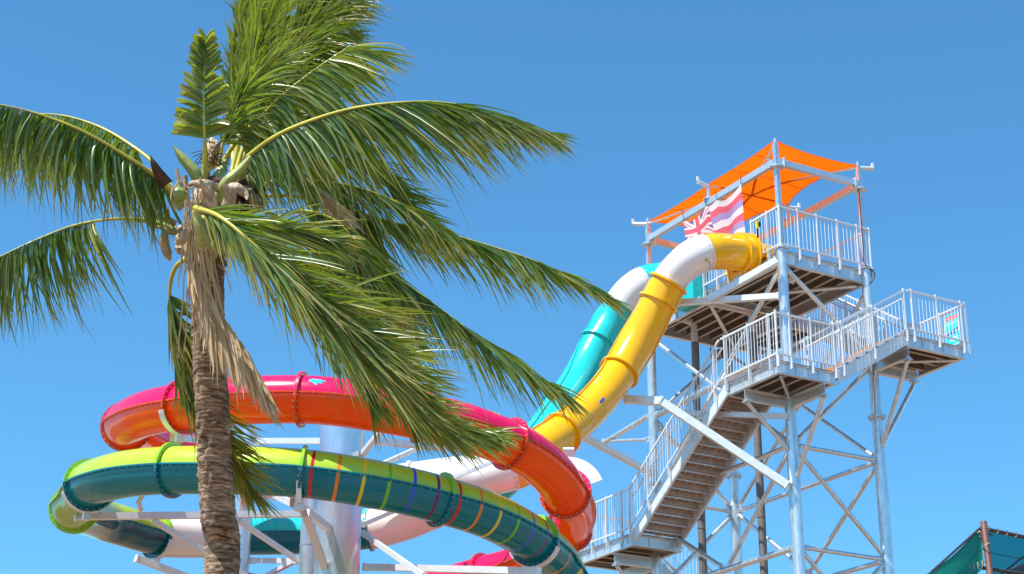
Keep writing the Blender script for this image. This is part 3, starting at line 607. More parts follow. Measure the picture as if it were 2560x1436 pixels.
arm((736, 1257, 30.5), (846, 1340, 33.5), .14); arm((690, 1240, 31.9), (737, 1262, 31.2), .12); arm((763, 1283, 30.9), (838, 1490, 33.5), .13)
arm((905, 1332, 33.6), (1060, 1440, 31.6), .10); arm((913, 1418, 33.8), (1346, 1429, 31.3), .135); arm((905, 1311, 34.4), (978, 1280, 36.5), .10)
arm((898, 1145, 34.0), (952, 1078, 31.3), .105); arm((925, 1175, 34.4), (1052, 1118, 36.6), .10); arm((930, 1103, 34.2), (1145, 1121, 35.6), .14)
arm((648, 1103, 38.2), (815, 1103, 34.6), .13, mC, bC); arm((1085, 1215, 35.6), (1240, 1152, 35.9), .07); arm((341, 1396, 33.6), (500, 1455, 34.2), .13, mB, bB)
arm((633, 1402, 38.2), (770, 1403, 35.2), .12, mC, bC); arm((655, 1445, 37.8), (735, 1404, 35.8), .10, mC, bC); arm((435, 1093, 31.4), (640, 1118, 38.0), .13, mC, bC)
m = MB(); m.sweep([P(352, 1275, 32.6), P(347, 1255, 32.3), P(357, 1238, 32.1), P(358, 1225, 32.0)], .045, 10); m.build('gooseneck_bracket', 'mast_steel', mA, bA)
def saddle(path, S, pt, px, py, th, base, a0=200, a1=340, lo=0, hi=1e9, r=RT+.088, w_=.12, mt='galv_bright'):
    s = near_s(path, S, px, py, lo, hi); m = MB(); rows = []
    for a in np.radians(np.linspace(a0, a1, 22)): rows.append([pt(s-w_/2, a, r), pt(s+w_/2, a, r), pt(s+w_/2, a, r+.012), pt(s-w_/2, a, r+.012), pt(s-w_/2, a, r)])
    m.grid(rows, smooth=False)
    p = pt(s, math.radians(270), r); m.beam(p, p-EZ*.14, .12, .12, up=EU); m.build('saddle_bracket', mt, th, base)
smid2 = near_s(path2, SS2, 186, 1272)
saddle(path1, SS1, pt1, 458, 1017, mC, bC, lo=smid1); saddle(path2, SS2, pt2, 224, 1213, mA, bA, lo=smid2); saddle(path2, SS2, pt2, 392, 1338, mB, bB, hi=smid2)
saddle(path2, SS2, pt2, 757, 1184, mA, bA, lo=smid2, a0=240, a1=300); saddle(path2, SS2, pt2, 1337, 1352, mA, bA, lo=smid2)
m = MB()  # bright bracket plate standing at the front of the ringed section
q = P(747, 1228, 29.4); m.beam(q-DN*.14+FW*.0, q+DN*.16, .085, .03, up=FW); m.cyl(q-DN*.14-FW*.02, q-DN*.14+FW*.02, .042, 14); m.beam(q+DN*.16, q+DN*.2+FW*.3, .1, .06); m.build('saddle_plate', 'galv_bright', mA, bA)
# curved guard plates (white sheet behind the pink flange, steel clamp on top of the slide)
m = MB(); s = near_s(path1, SS1, 1414, 1234, lo=smid1)
rows = [[pt1(s+.05, a, RT+.09), pt1(s+.05, a, RT+.30)] for a in np.radians(np.linspace(20, 100, 16))]; rows2 = [[pt1(s+.075, a, RT+.30), pt1(s+.075, a, RT+.09)] for a in np.radians(np.linspace(20, 100, 16))]
m.grid(rows); m.grid(rows2); m.build('guard_plate', 'white', sl1, b1)
for (x0, y0, x1, y1, d) in ((1062, 952, 1092, 988, 30.2), (1408, 1124, 1436, 1142, 34.8)):
    m = MB(); a, b = P((x0+x1)/2, y0, d), P((x0+x1)/2, y1, d); m.beam(a, b, (x1-x0)*d/FPX, .05, up=FW); m.beam(a, a+FW*.3, (x1-x0)*d/FPX, .03); m.build('clamp_plate', 'galv_bright', sl1, b1)

# =================================================================== WATER PIPES, FLOODLIGHTS
def pipe(u, v, ztop, label, reach, r=.088):
    base = T(u, v, 0); th = thing('water_pipe', base, label, 'pipe', 'upright supply pipes under the tower'); m = MB(); m.cyl(base, T(u, v, ztop), r, 20); m.build('riser', 'pvc_brown', th, base)
    m = MB(); m.cyl(T(u, v, ztop-.02), T(u, v, ztop+.28), r*1.04, 18); m.sweep([T(u, v, ztop+.25), T(u, v, ztop+.42), T(u-.03, v, ztop+.50), T(u-.10, v, ztop+.53), T(u-reach, v, ztop+.53)], r*.95, 18); m.cyl(T(u-.1, v, ztop+.53), T(u-.18, v, ztop+.53), r*1.15, 18); m.build('elbow_pipe', 'pvc_white', th, base)
    m = MB(); m = None
    for za, zb in ((14.6, 14.66), (12.2, 12.26), (ztop-1.6, ztop-1.5)): m = MB(); m.cyl(T(u, v, za), T(u, v, zb), r*1.12, 18); m.build('coupling', 'pvc_brown', th, base)
    m = MB(); m.cyl(T(u+.11, v, 6), T(u+.11, v, ztop+.1), .014, 6); m.build('cable', 'black', th, base)
pipe(.80, 4.6, 17.0, 'brown upright pipe with white elbow under the left part of the top deck', .75)
pipe(1.38, 3.0, 16.85, 'brown upright pipe with white elbow passing behind the middle of the long stairs', 1.6)
def flood(p, aim, label):
    th = thing('floodlight', p, label, 'floodlight', 'floodlights under the top deck'); a = nrm(aim); s_ = nrm(np.cross(a, EZ)); u_ = np.cross(s_, a)
    m = MB(); m.beam(p-a*.05, p+a*.05, .30, .22, up=u_)
    for k in range(5): m.beam(p-a*.05+s_*(k-2)*.05, p-a*.09+s_*(k-2)*.05, .012, .18, up=u_)
    m.build('housing', 'black', th, p)
    m = MB(); m.beam(p+a*.05, p+a*.056, .26, .18, up=u_); m.build('lens', 'lamp_glass', th, p)
    m = MB()
    for k in (-1, 1): m.beam(p+s_*k*.165, p+s_*k*.165+EZ*.2, .012, .03, up=EV)
    m.beam(p-s_*.165+EZ*.2, p+s_*.165+EZ*.2, .03, .012); m.build('yoke', 'black', th, p)
flood(T(.42, .25, 17.12), -EV*.8-EZ*.7+EU*.2, 'black floodlight under the top deck beside the front column')
flood(T(2.0, 5.3, 17.1), -EV*.5-EU*.6-EZ*.5, 'floodlight with pale lens hanging at the far lower edge of the top deck')
# electric cable along right canopy post, fire device
m = MB(); q = [T(U2-.09, -.07, z) for z in (19.8, 19.2, 18.6, 18.1, 17.8)]+[T(U2+.1, -.16, 17.6), T(U2+.12, -.14, 17.45), T(U2-.05, -.15, 17.25)]
m.sweep(catmull(q, 6), .013, 6); tag(m.build('power_cable', 'black', None, T(U2, 0, 18)), 'black cable running down the right post of the canopy', 'cable')
m = MB(); q = P(1893, 563, 41.2); m.beam(q-EZ*.07, q+EZ*.09, .06, .05, up=EU, m=0); m.beam(q-EZ*.1, q-EZ*.32, .03, .03, up=EU, m=1); m.beam(q+RI*.05-EZ*.04, q+RI*.05+EZ*.07, .03, .06, up=EU, m=1)
tag(m.build('rescue_box', ['sensor_yellow', 'black'], None, q), 'small yellow and black device fixed to the railing beside the yellow slide entry', 'safety device')

# =================================================================== GREEN SHADE STRUCTURE, bottom right
ds = 26.0; q = P(2459, 1306, ds); SB = np.array([q[0], q[1]-.0, 0]); ss_ = thing('shade_shelter', SB, 'green mesh shade shelter with a brown pole and rope lashing', 'shade shelter')
q2 = P(2476, 1445, ds-.6); m = MB(); m.cyl(q, q+(q2-q)*1.0, .048, 16); m.cyl(q2, SB*1+np.array([.35, -.9, 0]), .048, 16); m.build('shelter_pole', 'brown_paint', ss_, SB)
n1, n2, n3 = P(2450, 1321, ds+.1), P(2318, 1440, ds-2.2), P(2650, 1362, ds+1.2)
n4, n5 = P(2458, 1416, ds-.45), P(2330, 1452, ds-2.0)
m, _ = sail(n1, n4, n2-DN*.02, n5+DN*.6, (0.10, 0.02, 0, 0), 0, seams=(.55,), n=16, axis=1, mats=None); m.build('mesh_panel', ['sail_green', 'teal'], ss_, SB)
m, _ = sail(n1, n3, P(2480, 1470, ds+2.), P(2650, 1500, ds+2.4), (0, 0, 0, 0), 0, seams=(.4, .75), n=16, axis=0); m.build('mesh_roof', ['sail_blue', 'teal'], ss_, SB)
m = MB(); m.cyl(n1-FW*0, n2, .018, 10); m.cyl(n1+RI*.02, n3, .03, 10); m.cyl(P(2440, 1418, ds-.4), P(2600, 1442, ds-.1), .026, 10); m.cyl(P(2458, 1417, ds-.45), P(2370, 1446, ds-1.), .02, 10); m.cyl(P(2478, 1330, ds+.4), P(2440, 1372, ds-.1), .014, 8); m.cyl(P(2600, 1360, ds+1), P(2490, 1446, ds+.2), .014, 8); m.build('frame_pipe', 'dark_pipe', ss_, SB)
def rope(pts, r_=.008):
    m = MB(); m.sweep(pts, r_, 5); m.build('rope_lashing', 'rope', ss_, SB)
for k in range(9):
    f = k/8; c = (n1+RI*.12)*(1-f)+n3*f; rope([c-DN*.035-FW*.03, c-DN*.04+RI*.015, c+DN*.03-FW*.035, c+DN*.035-RI*.01])
for k in range(8):
    f = k/7; c = P(2455, 1413, ds-.5)*(1-f)+P(2378, 1438, ds-1.)*f; rope([c-DN*.06, c-DN*.0-FW*.03, c+DN*.05, c+DN*.05-RI*.07])
for y in (1333, 1345, 1362, 1378, 1395): c = P(2449+(y-1333)*.07, y, ds-.1); rope([c-RI*.03, c-DN*.03, c+RI*.02, c+DN*.05])
for (y0, y1) in ((1372, 1357), (1410, 1396)): rope(catmull([P(2457, y0+2, ds-.2), P(2460, y0-6, ds-.36), P(2467, y0-11, ds-.38), P(2475, y1, ds-.2)], 5))

m = MB(); m.beam(P(2530, 1452, ds), P(2600, 1418, ds+.5), .1, .3); m.build('rafter_board', 'black', ss_, SB)

# =================================================================== COCONUT PALM
tr_pts = [P(x, y, d) for x, y, d in ((521, 560, 17.05), (520, 640, 17.0), (519, 740, 17.0), (520, 830, 17.0), (525, 930, 17.0), (532, 1040, 17.0), (537, 1160, 17.0), (545, 1290, 17.0), (553, 1440, 17.0))]
b_ = tr_pts[-1]+nrm(tr_pts[-1]-tr_pts[-3])*3.0; b_ = np.array([tr_pts[-1][0]-.05, tr_pts[-1][1]-.25, 2.5]); PB = np.array([b_[0]-.25, b_[1]-.2, 0.])
tp_ = catmull(tr_pts+[b_, PB-EZ*.02], 60); PALM = thing('coconut_palm', PB, 'tall coconut palm with wind blown fronds in front of the slides', 'palm tree')
def pb(mb, name, mats, parent=None, label=None, attr=None): return mb.build(name, mats, parent or PALM, PB, label, attr)
St = arclen(tp_); nst = 620; tpts = [sample(tp_, St, s) for s in np.linspace(0, St[-1], nst)]; ls = St[-1]/nst
ringz = []; s = 0.
while s < St[-1]: ringz.append(s); s += rng.uniform(.035, .075)
ringz = np.array(ringz)
def trunk_rf(i, a):
    s = i*ls; s2 = s+.022*math.sin(a+s*1.7)+.012*mnoise.noise((math.cos(a)*2, math.sin(a)*2, s*3))*2
    k = np.searchsorted(ringz, s2); d = (s2-ringz[max(k-1, 0)])/.06; saw = max(0., 1-d)
    nz = mnoise.noise((math.cos(a)*3.2, math.sin(a)*3.2, s*13)); nz2 = mnoise.noise((math.cos(a)*9, math.sin(a)*9, s*40))
    return 1+.085*saw*(.45+nz)+.035*nz+.040*nz2
rads = [.165-.012*min(1, s/.5) if s < .5 else .150+.0145*min(1, (s-.5)/3.)+(.10*max(0, (s-St[-1]+1)/1)**2) for s in np.linspace(0, St[-1], nst)]
m = MB(); m.sweep(tpts, rads, 72, 0, True, True, trunk_rf); pb(m, 'trunk', 'bark')

def screen_dir(ang, dep=0.): return nrm(math.cos(ang)*RI-math.sin(ang)*DN-dep*FW)
def frond(pts, sides, mat_='leaf', t0=.2, rb_=.034, spacing=4.9, wid=.029, rach='rachis', droop=.5, jit=.21, kink=.07, tipw=.0, label=None, nseg=7, cut=None, seed=0, wig=.12):
    R = random.Random(seed+int(pts[0][0]*7+pts[-1][1])); ctl = [P(*p) for p in pts]; path = catmull(ctl, 10); S = arclen(path); L_ = S[-1]
    m = MB(); m.sweep(path, [rb_*.8*(1-.93*min(1, (s/L_)*1.15)**.5)+.002 for s in S], 8)
    vs, fs, tips = [], [], []
    n = max(8, int(L_*(1-t0)/(spacing*17/FPX)))
    for si, (a0, a1, l0, l1, l2, dep) in enumerate(sides):
        ph = R.uniform(0, 9); clump = 0
        for i in range(n):
            f = (i+R.uniform(-.3, .3))/n; f = min(max(f, 0), 1); s = L_*(t0+(1-t0)*f*.995); p = sample(path, S, s); t = nrm(sample(path, S, min(s+.05, L_))-sample(path, S, max(s-.05, 0)))
            if R.random() < .03: continue
            if i % 9 == 0: clump = R.uniform(-1, 1)
            a = math.radians(a0+(a1-a0)*f)+R.gauss(0, jit)*.6+clump*jit*.5+wig*math.sin(f*11+ph); de = dep+R.uniform(-.25, .25)
            lp = (l0*(1-2*f)+l1*2*f) if f < .5 else (l1*(2-2*f)+l2*(2*f-1)); ln = lp*17/FPX*R.uniform(.84, 1.22)
            wisp = R.random() < .10
            if R.random() < .05: ln *= R.uniform(.4, .7)
            if wisp and not cut: ln *= 1.28
            if cut: ln = min(ln, cut(f)*17/FPX*R.uniform(.93, 1.0))
            h = screen_dir(a, de); d = nrm(t*.55+h*.8+EZ*.10*R.uniform(-1, 1)); ns = nseg; st = ln/ns; q = p.copy(); up = nrm(np.cross(np.cross(h, t), h)+.01); tw = R.gauss(0, .5); wv = nrm(np.cross(h, FW)*math.cos(tw)+FW*math.sin(tw)*.8+up*.2)
            w0 = wid*R.uniform(.6, 1.25)*(.45 if wisp else 1); wb = R.uniform(-.15, .45); kk = R.uniform(.35, .8) if R.random() < kink else 2; o = len(vs); base_i = len(m.v); td = R.uniform(-.5, .5)
            for k in range(ns+1):
                x = k/ns; wdt = w0*(min(1, .35+x*5) if x < .15 else 1)*(1-x**1.7)**.9 if cut is None else w0*min(1, .4+x*4)
                if x > .98: wdt = w0*.05 if cut is None else w0*.8
                wv = nrm(wv-d*(wv@d)); nn = np.cross(d, wv)
                vs += [q+wv*wdt*.5+nn*wdt*.22, q, q-wv*wdt*.5+nn*wdt*.22]; tips += [min(1, 1.15*x**2.2)]*3 if not tipw else [min(1, x**3+tipw)]*3
                if x > kk: h = nrm(h-EZ*.9+RI*.5)
                g_ = -EZ*droop*x*.55+RI*wb*x*x+nn*td*.16
                d = nrm(d*.62+h*.5+g_); q = q+d*st
            for k in range(ns):
                b = o+k*3; fs += [(b, b+1, b+4, b+3), (b+1, b+2, b+5, b+4)]
    fr = MB(); fr.add(vs, fs, 0, True); fo = pb(fr, 'frond', mat_, None, label, [min(1., x) for x in tips]); pb(m, 'rachis', rach, fo); return fo
# the sides: (angle at base, angle at tip, leaflet length at base/middle/tip in picture pixels, lean towards the camera); angle 0 = right, 90 = up
# back fronds first
frond([(590, 440, 17.6), (600, 300, 18.0), (612, 150, 18.6), (640, 20, 19.2), (660, -80, 19.6)], [(62, 55, 190, 230, 180, .3), (120, 95, 110, 130, 100, -.3)], 'leaf', .2)
frond([(600, 430, 17.5), (650, 280, 18.0), (710, 150, 18.5), (780, 40, 19.0), (830, -60, 19.3)], [(20, 10, 190, 210, 170, .4), (75, 60, 170, 190, 120, -.2), (45, 30, 150, 180, 140, .1)], 'leaf', .2)
frond([(600, 420, 17.4), (680, 300, 17.9), (760, 190, 18.4), (820, 110, 18.8), (872, 90, 19.0)], [(15, 5, 180, 170, 90, .4), (55, 25, 150, 130, 70, -.2)], 'leaf', .2)
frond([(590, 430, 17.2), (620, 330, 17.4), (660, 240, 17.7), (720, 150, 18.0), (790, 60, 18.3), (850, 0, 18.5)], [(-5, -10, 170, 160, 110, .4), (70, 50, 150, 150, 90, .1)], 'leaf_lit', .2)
frond([(585, 420, 17.8), (575, 280, 18.3), (590, 140, 18.8), (600, -20, 19.3)], [(70, 70, 150, 170, 150, .2), (105, 90, 70, 80, 60, .1)], 'leaf', .25)
frond([(600, 440, 17.9), (640, 350, 18.3), (700, 260, 18.8), (760, 200, 19.0)], [(-15, -5, 170, 150, 90, .0), (60, 40, 140, 120, 90, .0), (20, 10, 140, 120, 90, .3)], 'leaf', .2)
frond([(590, 430, 17.4), (640, 330, 17.6), (690, 220, 17.9), (740, 110, 18.2), (800, 0, 18.5), (840, -80, 18.8)], [(35, 20, 190, 210, 180, .4), (85, 70, 150, 180, 150, .1), (5, -5, 160, 180, 150, .2)], 'leaf', .15)
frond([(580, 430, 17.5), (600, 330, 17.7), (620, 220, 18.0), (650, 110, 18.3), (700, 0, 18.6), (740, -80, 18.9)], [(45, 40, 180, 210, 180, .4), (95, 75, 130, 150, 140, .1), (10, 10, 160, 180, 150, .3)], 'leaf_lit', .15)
frond([(600, 420, 17.6), (680, 330, 17.9), (760, 240, 18.2), (820, 180, 18.4), (870, 150, 18.6)], [(-10, -15, 180, 160, 110, .2), (30, 15, 160, 150, 90, .3), (60, 45, 120, 120, 80, .0)], 'leaf', .15)
frond([(610, 400, 17.8), (700, 250, 18.2), (780, 120, 18.6), (830, 40, 18.8), (865, 0, 19.0)], [(-20, -25, 150, 150, 110, .2), (45, 30, 150, 150, 110, .2)], 'leaf_yel', .3)
frond([(600, 470, 17.6), (690, 440, 17.8), (790, 470, 17.9), (880, 560, 18.0), (960, 690, 18.0), (1040, 840, 18.0)], [(-70, -60, 160, 210, 120, .2), (-35, -45, 130, 160, 110, -.2)], 'leaf', .25)
frond([(560, 560, 17.3), (650, 600, 17.3), (740, 680, 17.3), (810, 780, 17.3), (870, 900, 17.3), (930, 1010, 17.3)], [(-75, -60, 150, 190, 120, .1), (-30, -35, 150, 180, 120, -.2)], 'leaf', .2)
# dead frond hanging behind, right of the crown
frond([(640, 470, 17.3), (740, 440, 17.2), (800, 480, 17.15), (850, 540, 17.1), (900, 620, 17.1), (950, 690, 17.1), (990, 800, 17.1)], [(-62, -60, 170, 180, 120, .1), (-35, -50, 90, 110, 90, .0), (-75, -70, 130, 140, 100, .2)], 'leaf_dry', .3, spacing=4.5, wid=.034, rach='husk', jit=.1)
# right side, behind
frond([(610, 450, 17.8), (700, 400, 18.0), (820, 395, 18.2), (930, 420, 18.3), (1010, 545, 18.3)], [(-55, -25, 170, 200, 170, .1), (-8, -15, 130, 160, 150, -.2)], 'leaf', .25)
frond([(600, 500, 17.5), (720, 490, 17.7), (860, 520, 17.9), (980, 556, 18.0), (1100, 580, 18.1), (1215, 612, 18.1), (1330, 650, 18.1), (1440, 700, 18.1), (1530, 752, 18.1)], [(-62, -38, 190, 205, 80, .35), (-48, -36, 150, 170, 75, -.2)], 'leaf', .22)
frond([(570, 540, 17.2), (680, 560, 17.2), (780, 590, 17.1), (880, 625, 17.0), (990, 692, 17.0), (1100, 772, 17.0), (1210, 852, 17.0), (1320, 925, 17.0), (1420, 990, 17.0)], [(-72, -42, 200, 225, 95, .35), (-55, -40, 150, 170, 85, -.2)], 'leaf', .30)
frond([(600, 490, 17.4), (700, 455, 17.5), (820, 455, 17.6), (930, 480, 17.7), (1040, 530, 17.7), (1140, 590, 17.8)], [(-66, -45, 170, 190, 90, .3), (-38, -30, 140, 150, 80, -.2)], 'leaf', .2)
frond([(590, 520, 17.3), (690, 540, 17.3), (780, 600, 17.3), (860, 700, 17.3), (930, 830, 17.3), (985, 960, 17.3), (1030, 1060, 17.3)], [(-78, -60, 180, 200, 110, .2), (-25, -35, 160, 190, 110, .0), (-50, -48, 150, 170, 90, .3)], 'leaf', .25)
frond([(600, 440, 17.6), (660, 380, 17.8), (740, 330, 18.0), (830, 300, 18.2), (900, 330, 18.3)], [(-60, -40, 170, 190, 120, .1), (-10, -5, 150, 170, 130, .0), (30, 10, 130, 140, 110, .2)], 'leaf', .15)
# big right frond
frond([(548, 505, 16.9), (590, 432, 16.8), (625, 388, 16.7), (700, 335, 16.5), (800, 294, 16.4), (900, 268, 16.3), (1010, 256, 16.3), (1100, 256, 16.4), (1200, 272, 16.5), (1290, 300, 16.6), (1370, 338, 16.8)], [(-72, -22, 180, 320, 90, .35), (-58, -20, 150, 250, 80, -.2), (-64, -26, 140, 280, 80, .05)], 'leaf', .11, rb_=.045)
# cut frond to upper right
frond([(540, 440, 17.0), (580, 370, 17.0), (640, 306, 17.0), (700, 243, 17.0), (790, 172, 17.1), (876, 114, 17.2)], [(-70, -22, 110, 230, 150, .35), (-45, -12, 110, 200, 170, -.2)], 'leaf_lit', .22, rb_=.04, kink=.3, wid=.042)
# short trimmed vertical frond
frond([(513, 470, 16.9), (512, 360, 16.8), (510, 250, 16.8), (514, 98, 16.9)], [(176, 124, 92, 88, 36, .1), (6, 54, 88, 70, 30, .1)], 'leaf_lit', .33, rb_=.042, spacing=4.6, wid=.046, cut=lambda f: (84-40*f) if not .50 < f < .60 else 38+300*abs(f-.55), droop=.1, jit=.10, nseg=4, wig=.06)
frond([(545, 430, 16.95), (560, 350, 16.95), (590, 270, 17.0), (640, 200, 17.1), (700, 150, 17.2)], [(-20, -15, 130, 150, 110, .2), (95, 60, 90, 110, 90, .0), (35, 15, 130, 150, 110, .3)], 'leaf_lit', .2, rb_=.03)
# left fronds
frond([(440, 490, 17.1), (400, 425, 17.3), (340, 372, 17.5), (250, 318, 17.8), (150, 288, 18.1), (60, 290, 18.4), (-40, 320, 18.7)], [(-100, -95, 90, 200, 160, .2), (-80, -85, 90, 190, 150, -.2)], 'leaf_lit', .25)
frond([(452, 510, 16.8), (385, 440, 16.6), (300, 382, 16.4), (200, 325, 16.2), (95, 285, 16.1), (0, 262, 16.0), (-110, 250, 16.0)], [(-78, -100, 180, 225, 170, .3), (-62, -88, 170, 220, 170, -.2), (-88, -100, 120, 170, 140, .0)], 'leaf', .10, rb_=.045, wid=.032)
frond([(452, 580, 16.9), (385, 553, 16.8), (290, 548, 16.6), (190, 563, 16.4), (95, 598, 16.2), (0, 642, 16.1), (-90, 690, 16.0)], [(-52, -95, 215, 225, 170, .25), (-75, -100, 180, 215, 170, -.2), (-62, -98, 130, 200, 150, .0)], 'leaf', .40, rb_=.034)
# frond hanging behind the trunk
frond([(478, 640, 17.3), (440, 668, 17.4), (425, 725, 17.5), (432, 800, 17.5), (455, 890, 17.5), (490, 990, 17.5), (545, 1100, 17.5), (600, 1190, 17.5), (630, 1235, 17.5)], [(-70, -75, 130, 150, 60, .0), (-15, -35, 110, 180, 110, .0), (-48, -55, 130, 170, 90, .1)], 'leaf_yel', .25, rb_=.036, spacing=5)
frond([(470, 640, 17.35), (432, 680, 17.45), (424, 740, 17.5), (428, 840, 17.6), (450, 930, 17.6), (480, 1010, 17.6)], [(-72, -66, 190, 170, 110, .1), (-40, -55, 130, 120, 80, .2), (-60, -60, 160, 140, 90, .3)], 'leaf', .3, rb_=.034, spacing=4, wid=.045)
# right low back frond (broad petiole) and front fronds
frond([(560, 580, 16.8), (680, 548, 16.6), (760, 528, 16.6), (850, 560, 16.6), (900, 640, 16.6), (940, 740, 16.6)], [(-65, -70, 150, 190, 120, .2), (-30, -45, 130, 150, 110, -.2)], 'leaf', .4, rb_=.05)
frond([(505, 545, 16.4), (560, 555, 16.1), (640, 572, 15.9), (740, 590, 15.8), (840, 600, 15.7)], [(12, 8, 140, 160, 60, .3), (-22, -8, 150, 190, 80, .2), (-5, 2, 130, 170, 70, .0)], 'leaf_lit', .2, rb_=.03, wid=.04, kink=.15)
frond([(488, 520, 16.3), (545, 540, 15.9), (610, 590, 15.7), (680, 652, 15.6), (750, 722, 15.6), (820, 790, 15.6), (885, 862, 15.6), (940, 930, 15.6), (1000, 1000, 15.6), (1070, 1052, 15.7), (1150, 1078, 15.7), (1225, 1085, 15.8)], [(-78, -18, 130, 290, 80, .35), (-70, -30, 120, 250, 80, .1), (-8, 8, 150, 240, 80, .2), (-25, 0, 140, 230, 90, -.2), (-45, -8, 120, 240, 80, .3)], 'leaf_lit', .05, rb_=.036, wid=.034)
# dead frond hanging in front of the trunk
frond([(462, 440, 16.75), (470, 520, 16.7), (480, 600, 16.6), (500, 680, 16.55), (535, 770, 16.5), (590, 850, 16.5), (635, 930, 16.5), (665, 985, 16.5)], [(-88, -62, 150, 190, 90, .15), (-74, -50, 110, 90, 80, .1), (-96, -70, 120, 150, 80, .2)], 'leaf_dry', .18, rb_=.03, spacing=3.6, wid=.06, rach='husk', jit=.05, droop=.7, wig=.03)

# crown parts
def blade(pts, widths, mats, name, fold=.25, nrm_=None, label=None, parent=None):
    path = catmull([P(*p) for p in pts], 8); n = len(path); W = np.interp(np.linspace(0, 1, n), np.linspace(0, 1, len(widths)), widths); rows = []; rows2 = []
    for i in range(n):
        t = nrm(path[min(i+1, n-1)]-path[max(i-1, 0)]); s_ = nrm(np.cross(t, FW)); f = -FW if nrm_ is None else nrm(nrm_)
        w_ = W[i]*17/FPX; row = []
        for k in range(9):
            x = -1+k/4; j = .03*mnoise.noise((x*2+pts[0][0], i*.5, 3))*w_*8
            row.append(path[i]+s_*x*w_*.5+f*(fold*w_*(1-x*x)+j*.25))
        rows.append(row); rows2.append([p-f*min(.35*w_, .03) for p in row[::-1]])
    m = MB(); m.grid(rows); m.grid(rows2); return pb(m, name, mats, parent, label)
blade([(497, 460, 16.6), (485, 430, 16.6), (455, 395, 16.6), (432, 364, 16.6)], [26, 30, 22, 2], 'spathe_green', 'flower_sheath', .5)
blade([(418, 462, 16.5), (400, 440, 16.45), (385, 412, 16.4), (375, 388, 16.4)], [30, 28, 16, 1], 'spathe_dark', 'dry_sheath', .3)
for pts, ws in (([(545, 505, 16.7), (565, 460, 16.6), (600, 425, 16.6), (628, 392, 16.6)], [36, 30, 22, 12]), ([(530, 480, 16.9), (545, 440, 16.9), (565, 400, 17.), (575, 372, 17.)], [34, 26, 16, 10]), ([(575, 490, 17.1), (598, 450, 17.1), (618, 415, 17.1), (632, 392, 17.1)], [34, 28, 18, 12]),
                ([(512, 500, 17.0), (513, 440, 16.95), (512, 390, 16.9), (512, 350, 16.85)], [26, 24, 14, 8]), ([(600, 500, 17.3), (640, 460, 17.4), (680, 440, 17.5)], [26, 18, 12]), ([(460, 520, 16.8), (425, 480, 16.75), (398, 452, 16.7), (370, 425, 16.65)], [32, 28, 24, 14]),
                ([(470, 600, 16.8), (430, 572, 16.8), (385, 556, 16.8), (330, 550, 16.75)], [34, 20, 12, 9]), ([(508, 620, 16.4), (500, 575, 16.3), (490, 535, 16.3), (500, 520, 16.2)], [34, 26, 22, 14]), ([(520, 640, 16.6), (540, 610, 16.5), (548, 585, 16.5)], [40, 30, 10])):
    blade(pts, ws, 'petiole', 'leaf_stalk', .45)
def lump(c, r, mt, name, seed, k=.35, sc_=(1, 1, 1)):
    m = MB(); c = P(*c); r = r*17/FPX; rows = []
    for i in range(15):
        th = math.pi*i/14; rows.append([c+r*(1+k*mnoise.noise((math.sin(th)*math.cos(a)*2.3+seed, math.sin(th)*math.sin(a)*2.3, math.cos(th)*2.3))+.25*k*mnoise.noise((math.sin(th)*math.cos(a)*8+seed, math.sin(th)*math.sin(a)*8, math.cos(th)*8)))*np.array([math.sin(th)*math.cos(a)*sc_[0], math.sin(th)*math.sin(a)*sc_[1], math.cos(th)*sc_[2]]) for a in np.linspace(0, 2*math.pi, 21)])
    m.grid(rows); return pb(m, name, mt)
for i, (c, r, mt, s_) in enumerate([((525, 500, 17.1), 46, 'husk', (1, 1, 1.2)), ((560, 495, 16.95), 38, 'husk', (1.1, 1, 1)), ((590, 512, 17.1), 34, 'husk_dark', (1.1, 1, .9)), ((540, 560, 17.0), 44, 'husk', (1, 1, 1.1)), ((545, 610, 17.), 38, 'husk_dark', (1, 1, .8)), ((480, 590, 17.0), 26, 'husk', (1, 1, .8)),
                                   ((530, 385, 17.1), 22, 'husk', (.8, .8, 2.)), ((620, 480, 17.2), 24, 'husk_dark', (1, 1, 1)), ((535, 645, 16.95), 34, 'husk_dark', (.9, .9, .8)), ((645, 470, 17.3), 20, 'husk_dark', (1.3, 1, .8)), ((462, 625, 17.0), 20, 'husk', (1.2, 1, .6))]):
    lump(c, r, mt, 'fibre_husk', i*3.1, .45, s_)
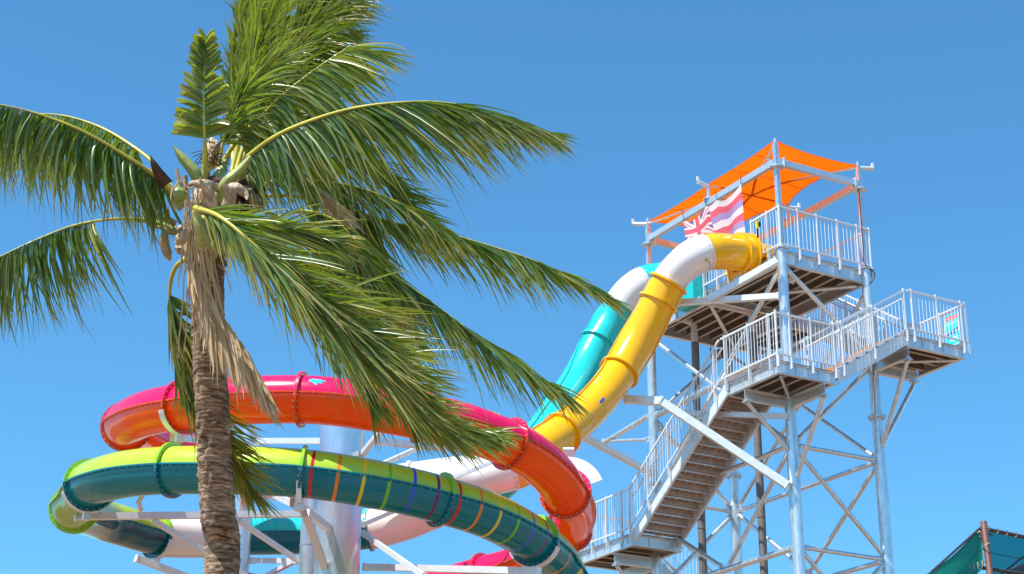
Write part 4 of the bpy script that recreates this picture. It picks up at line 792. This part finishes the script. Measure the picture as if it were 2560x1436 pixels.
for pts, ws in (([(545, 470, 16.6), (515, 462, 16.5), (480, 460, 16.5), (470, 470, 16.5)], [22, 26, 16, 4]), ([(560, 470, 16.6), (590, 470, 16.5), (612, 485, 16.5), (618, 500, 16.45)], [18, 26, 18, 3]), ([(620, 450, 16.8), (632, 480, 16.75), (645, 510, 16.7), (655, 522, 16.7)], [8, 22, 26, 4]), ([(440, 560, 16.7), (415, 548, 16.7), (385, 540, 16.7), (365, 538, 16.7)], [14, 18, 12, 2]),
                ([(412, 575, 16.6), (410, 605, 16.6), (418, 635, 16.6), (425, 652, 16.6)], [14, 24, 22, 6]), ([(455, 570, 16.6), (430, 580, 16.6), (405, 570, 16.6), (378, 568, 16.6)], [18, 16, 10, 2]), ([(470, 575, 16.5), (450, 600, 16.5), (440, 612, 16.5)], [18, 30, 6]), ([(590, 540, 16.6), (620, 545, 16.5), (640, 548, 16.5)], [12, 30, 4]), ([(420, 570, 16.8), (420, 540, 16.8), (419, 508, 16.8)], [12, 9, 1]),
                ([(600, 430, 16.9), (585, 440, 16.8), (555, 450, 16.8), (530, 455, 16.7)], [8, 20, 18, 3]), ([(530, 520, 16.5), (520, 480, 16.45), (500, 450, 16.4)], [30, 26, 6]), ([(560, 530, 16.5), (575, 490, 16.45), (560, 460, 16.4)], [26, 30, 8]), ([(452, 470, 16.4), (445, 440, 16.4), (442, 420, 16.4)], [14, 10, 4])):
    blade(pts, ws, 'husk', 'dry_bract', .35)
m = MB()
for i in range(46):
    c = P(rng.choice((525, 536, 545, 508)), rng.uniform(348, 425), 16.9); d = nrm(screen_dir(rng.uniform(0, 6.3), .2)); m.sweep([c, c+d*.05, c+d*rng.uniform(.07, .13)-EZ*.015], .004, 4)
for i in range(30): c = P(rng.uniform(560, 660), rng.uniform(440, 520), 17.0); d = nrm(screen_dir(rng.uniform(0, 6.3), .1)); m.sweep([c, c+d*.08, c+d*rng.uniform(.1, .2)-EZ*.05], .0045, 4)
pb(m, 'flower_stalks', 'husk_dark')
m = MB()
for i in range(46):
    x0 = rng.uniform(465, 520); y0 = rng.uniform(440, 640); L_ = rng.uniform(120, 330); a = rng.uniform(-.12, .34); pts = [P(x0+k*L_/6*math.sin(a)+rng.uniform(-2, 2), y0+k*L_/6, 16.5+rng.uniform(-.02, .02)) for k in range(7)]; m.sweep(pts, [.006]*6+[.002], 4)
pb(m, 'dry_strands', 'leaf_dry')
for i in range(34):
    x = rng.uniform(490, 640); y = rng.uniform(455, 590); a = math.radians(rng.choice((rng.uniform(30, 150), rng.uniform(-30, 30), rng.uniform(-110, -70)))); L_ = rng.uniform(25, 60); w_ = rng.uniform(8, 22)
    blade([(x, y, 16.85), (x+L_*.5*math.cos(a), y-L_*.5*math.sin(a), 16.75), (x+L_*math.cos(a), y-L_*math.sin(a)+rng.uniform(0, 12), 16.65)], [w_, w_*1.2, 2], rng.choice(('husk', 'husk', 'leaf_dry', 'husk_dark')), 'dry_bract', rng.uniform(.1, .5))
# coconut
cc = P(446, 488, 16.35); m = MB(); rows = []
for i in range(17):
    th = math.pi*i/16; rows.append([cc+.071*np.array([math.sin(th)*math.cos(a), math.sin(th)*math.sin(a), math.cos(th)*1.08])*(1+.03*math.cos(3*a)) for a in np.linspace(0, 2*math.pi, 25)])
m.grid(rows); co = pb(m, 'coconut', 'coconut'); m = MB(); m.sweep([cc+EZ*.07, cc+EZ*.11-RI*.01, P(446, 452, 16.4)], .012, 6); pb(m, 'stem', 'rachis', co)
m = MB()
for (a, b, c) in (((432, 470), (428, 500), (440, 530)), ((447, 455), (436, 470), (434, 486)), ((450, 450), (470, 470), (485, 468))): m.sweep(catmull([P(*a, 16.3), P(*b, 16.28), P(*c, 16.3)], 5), .008, 5)
pb(m, 'dry_tendril', 'husk')
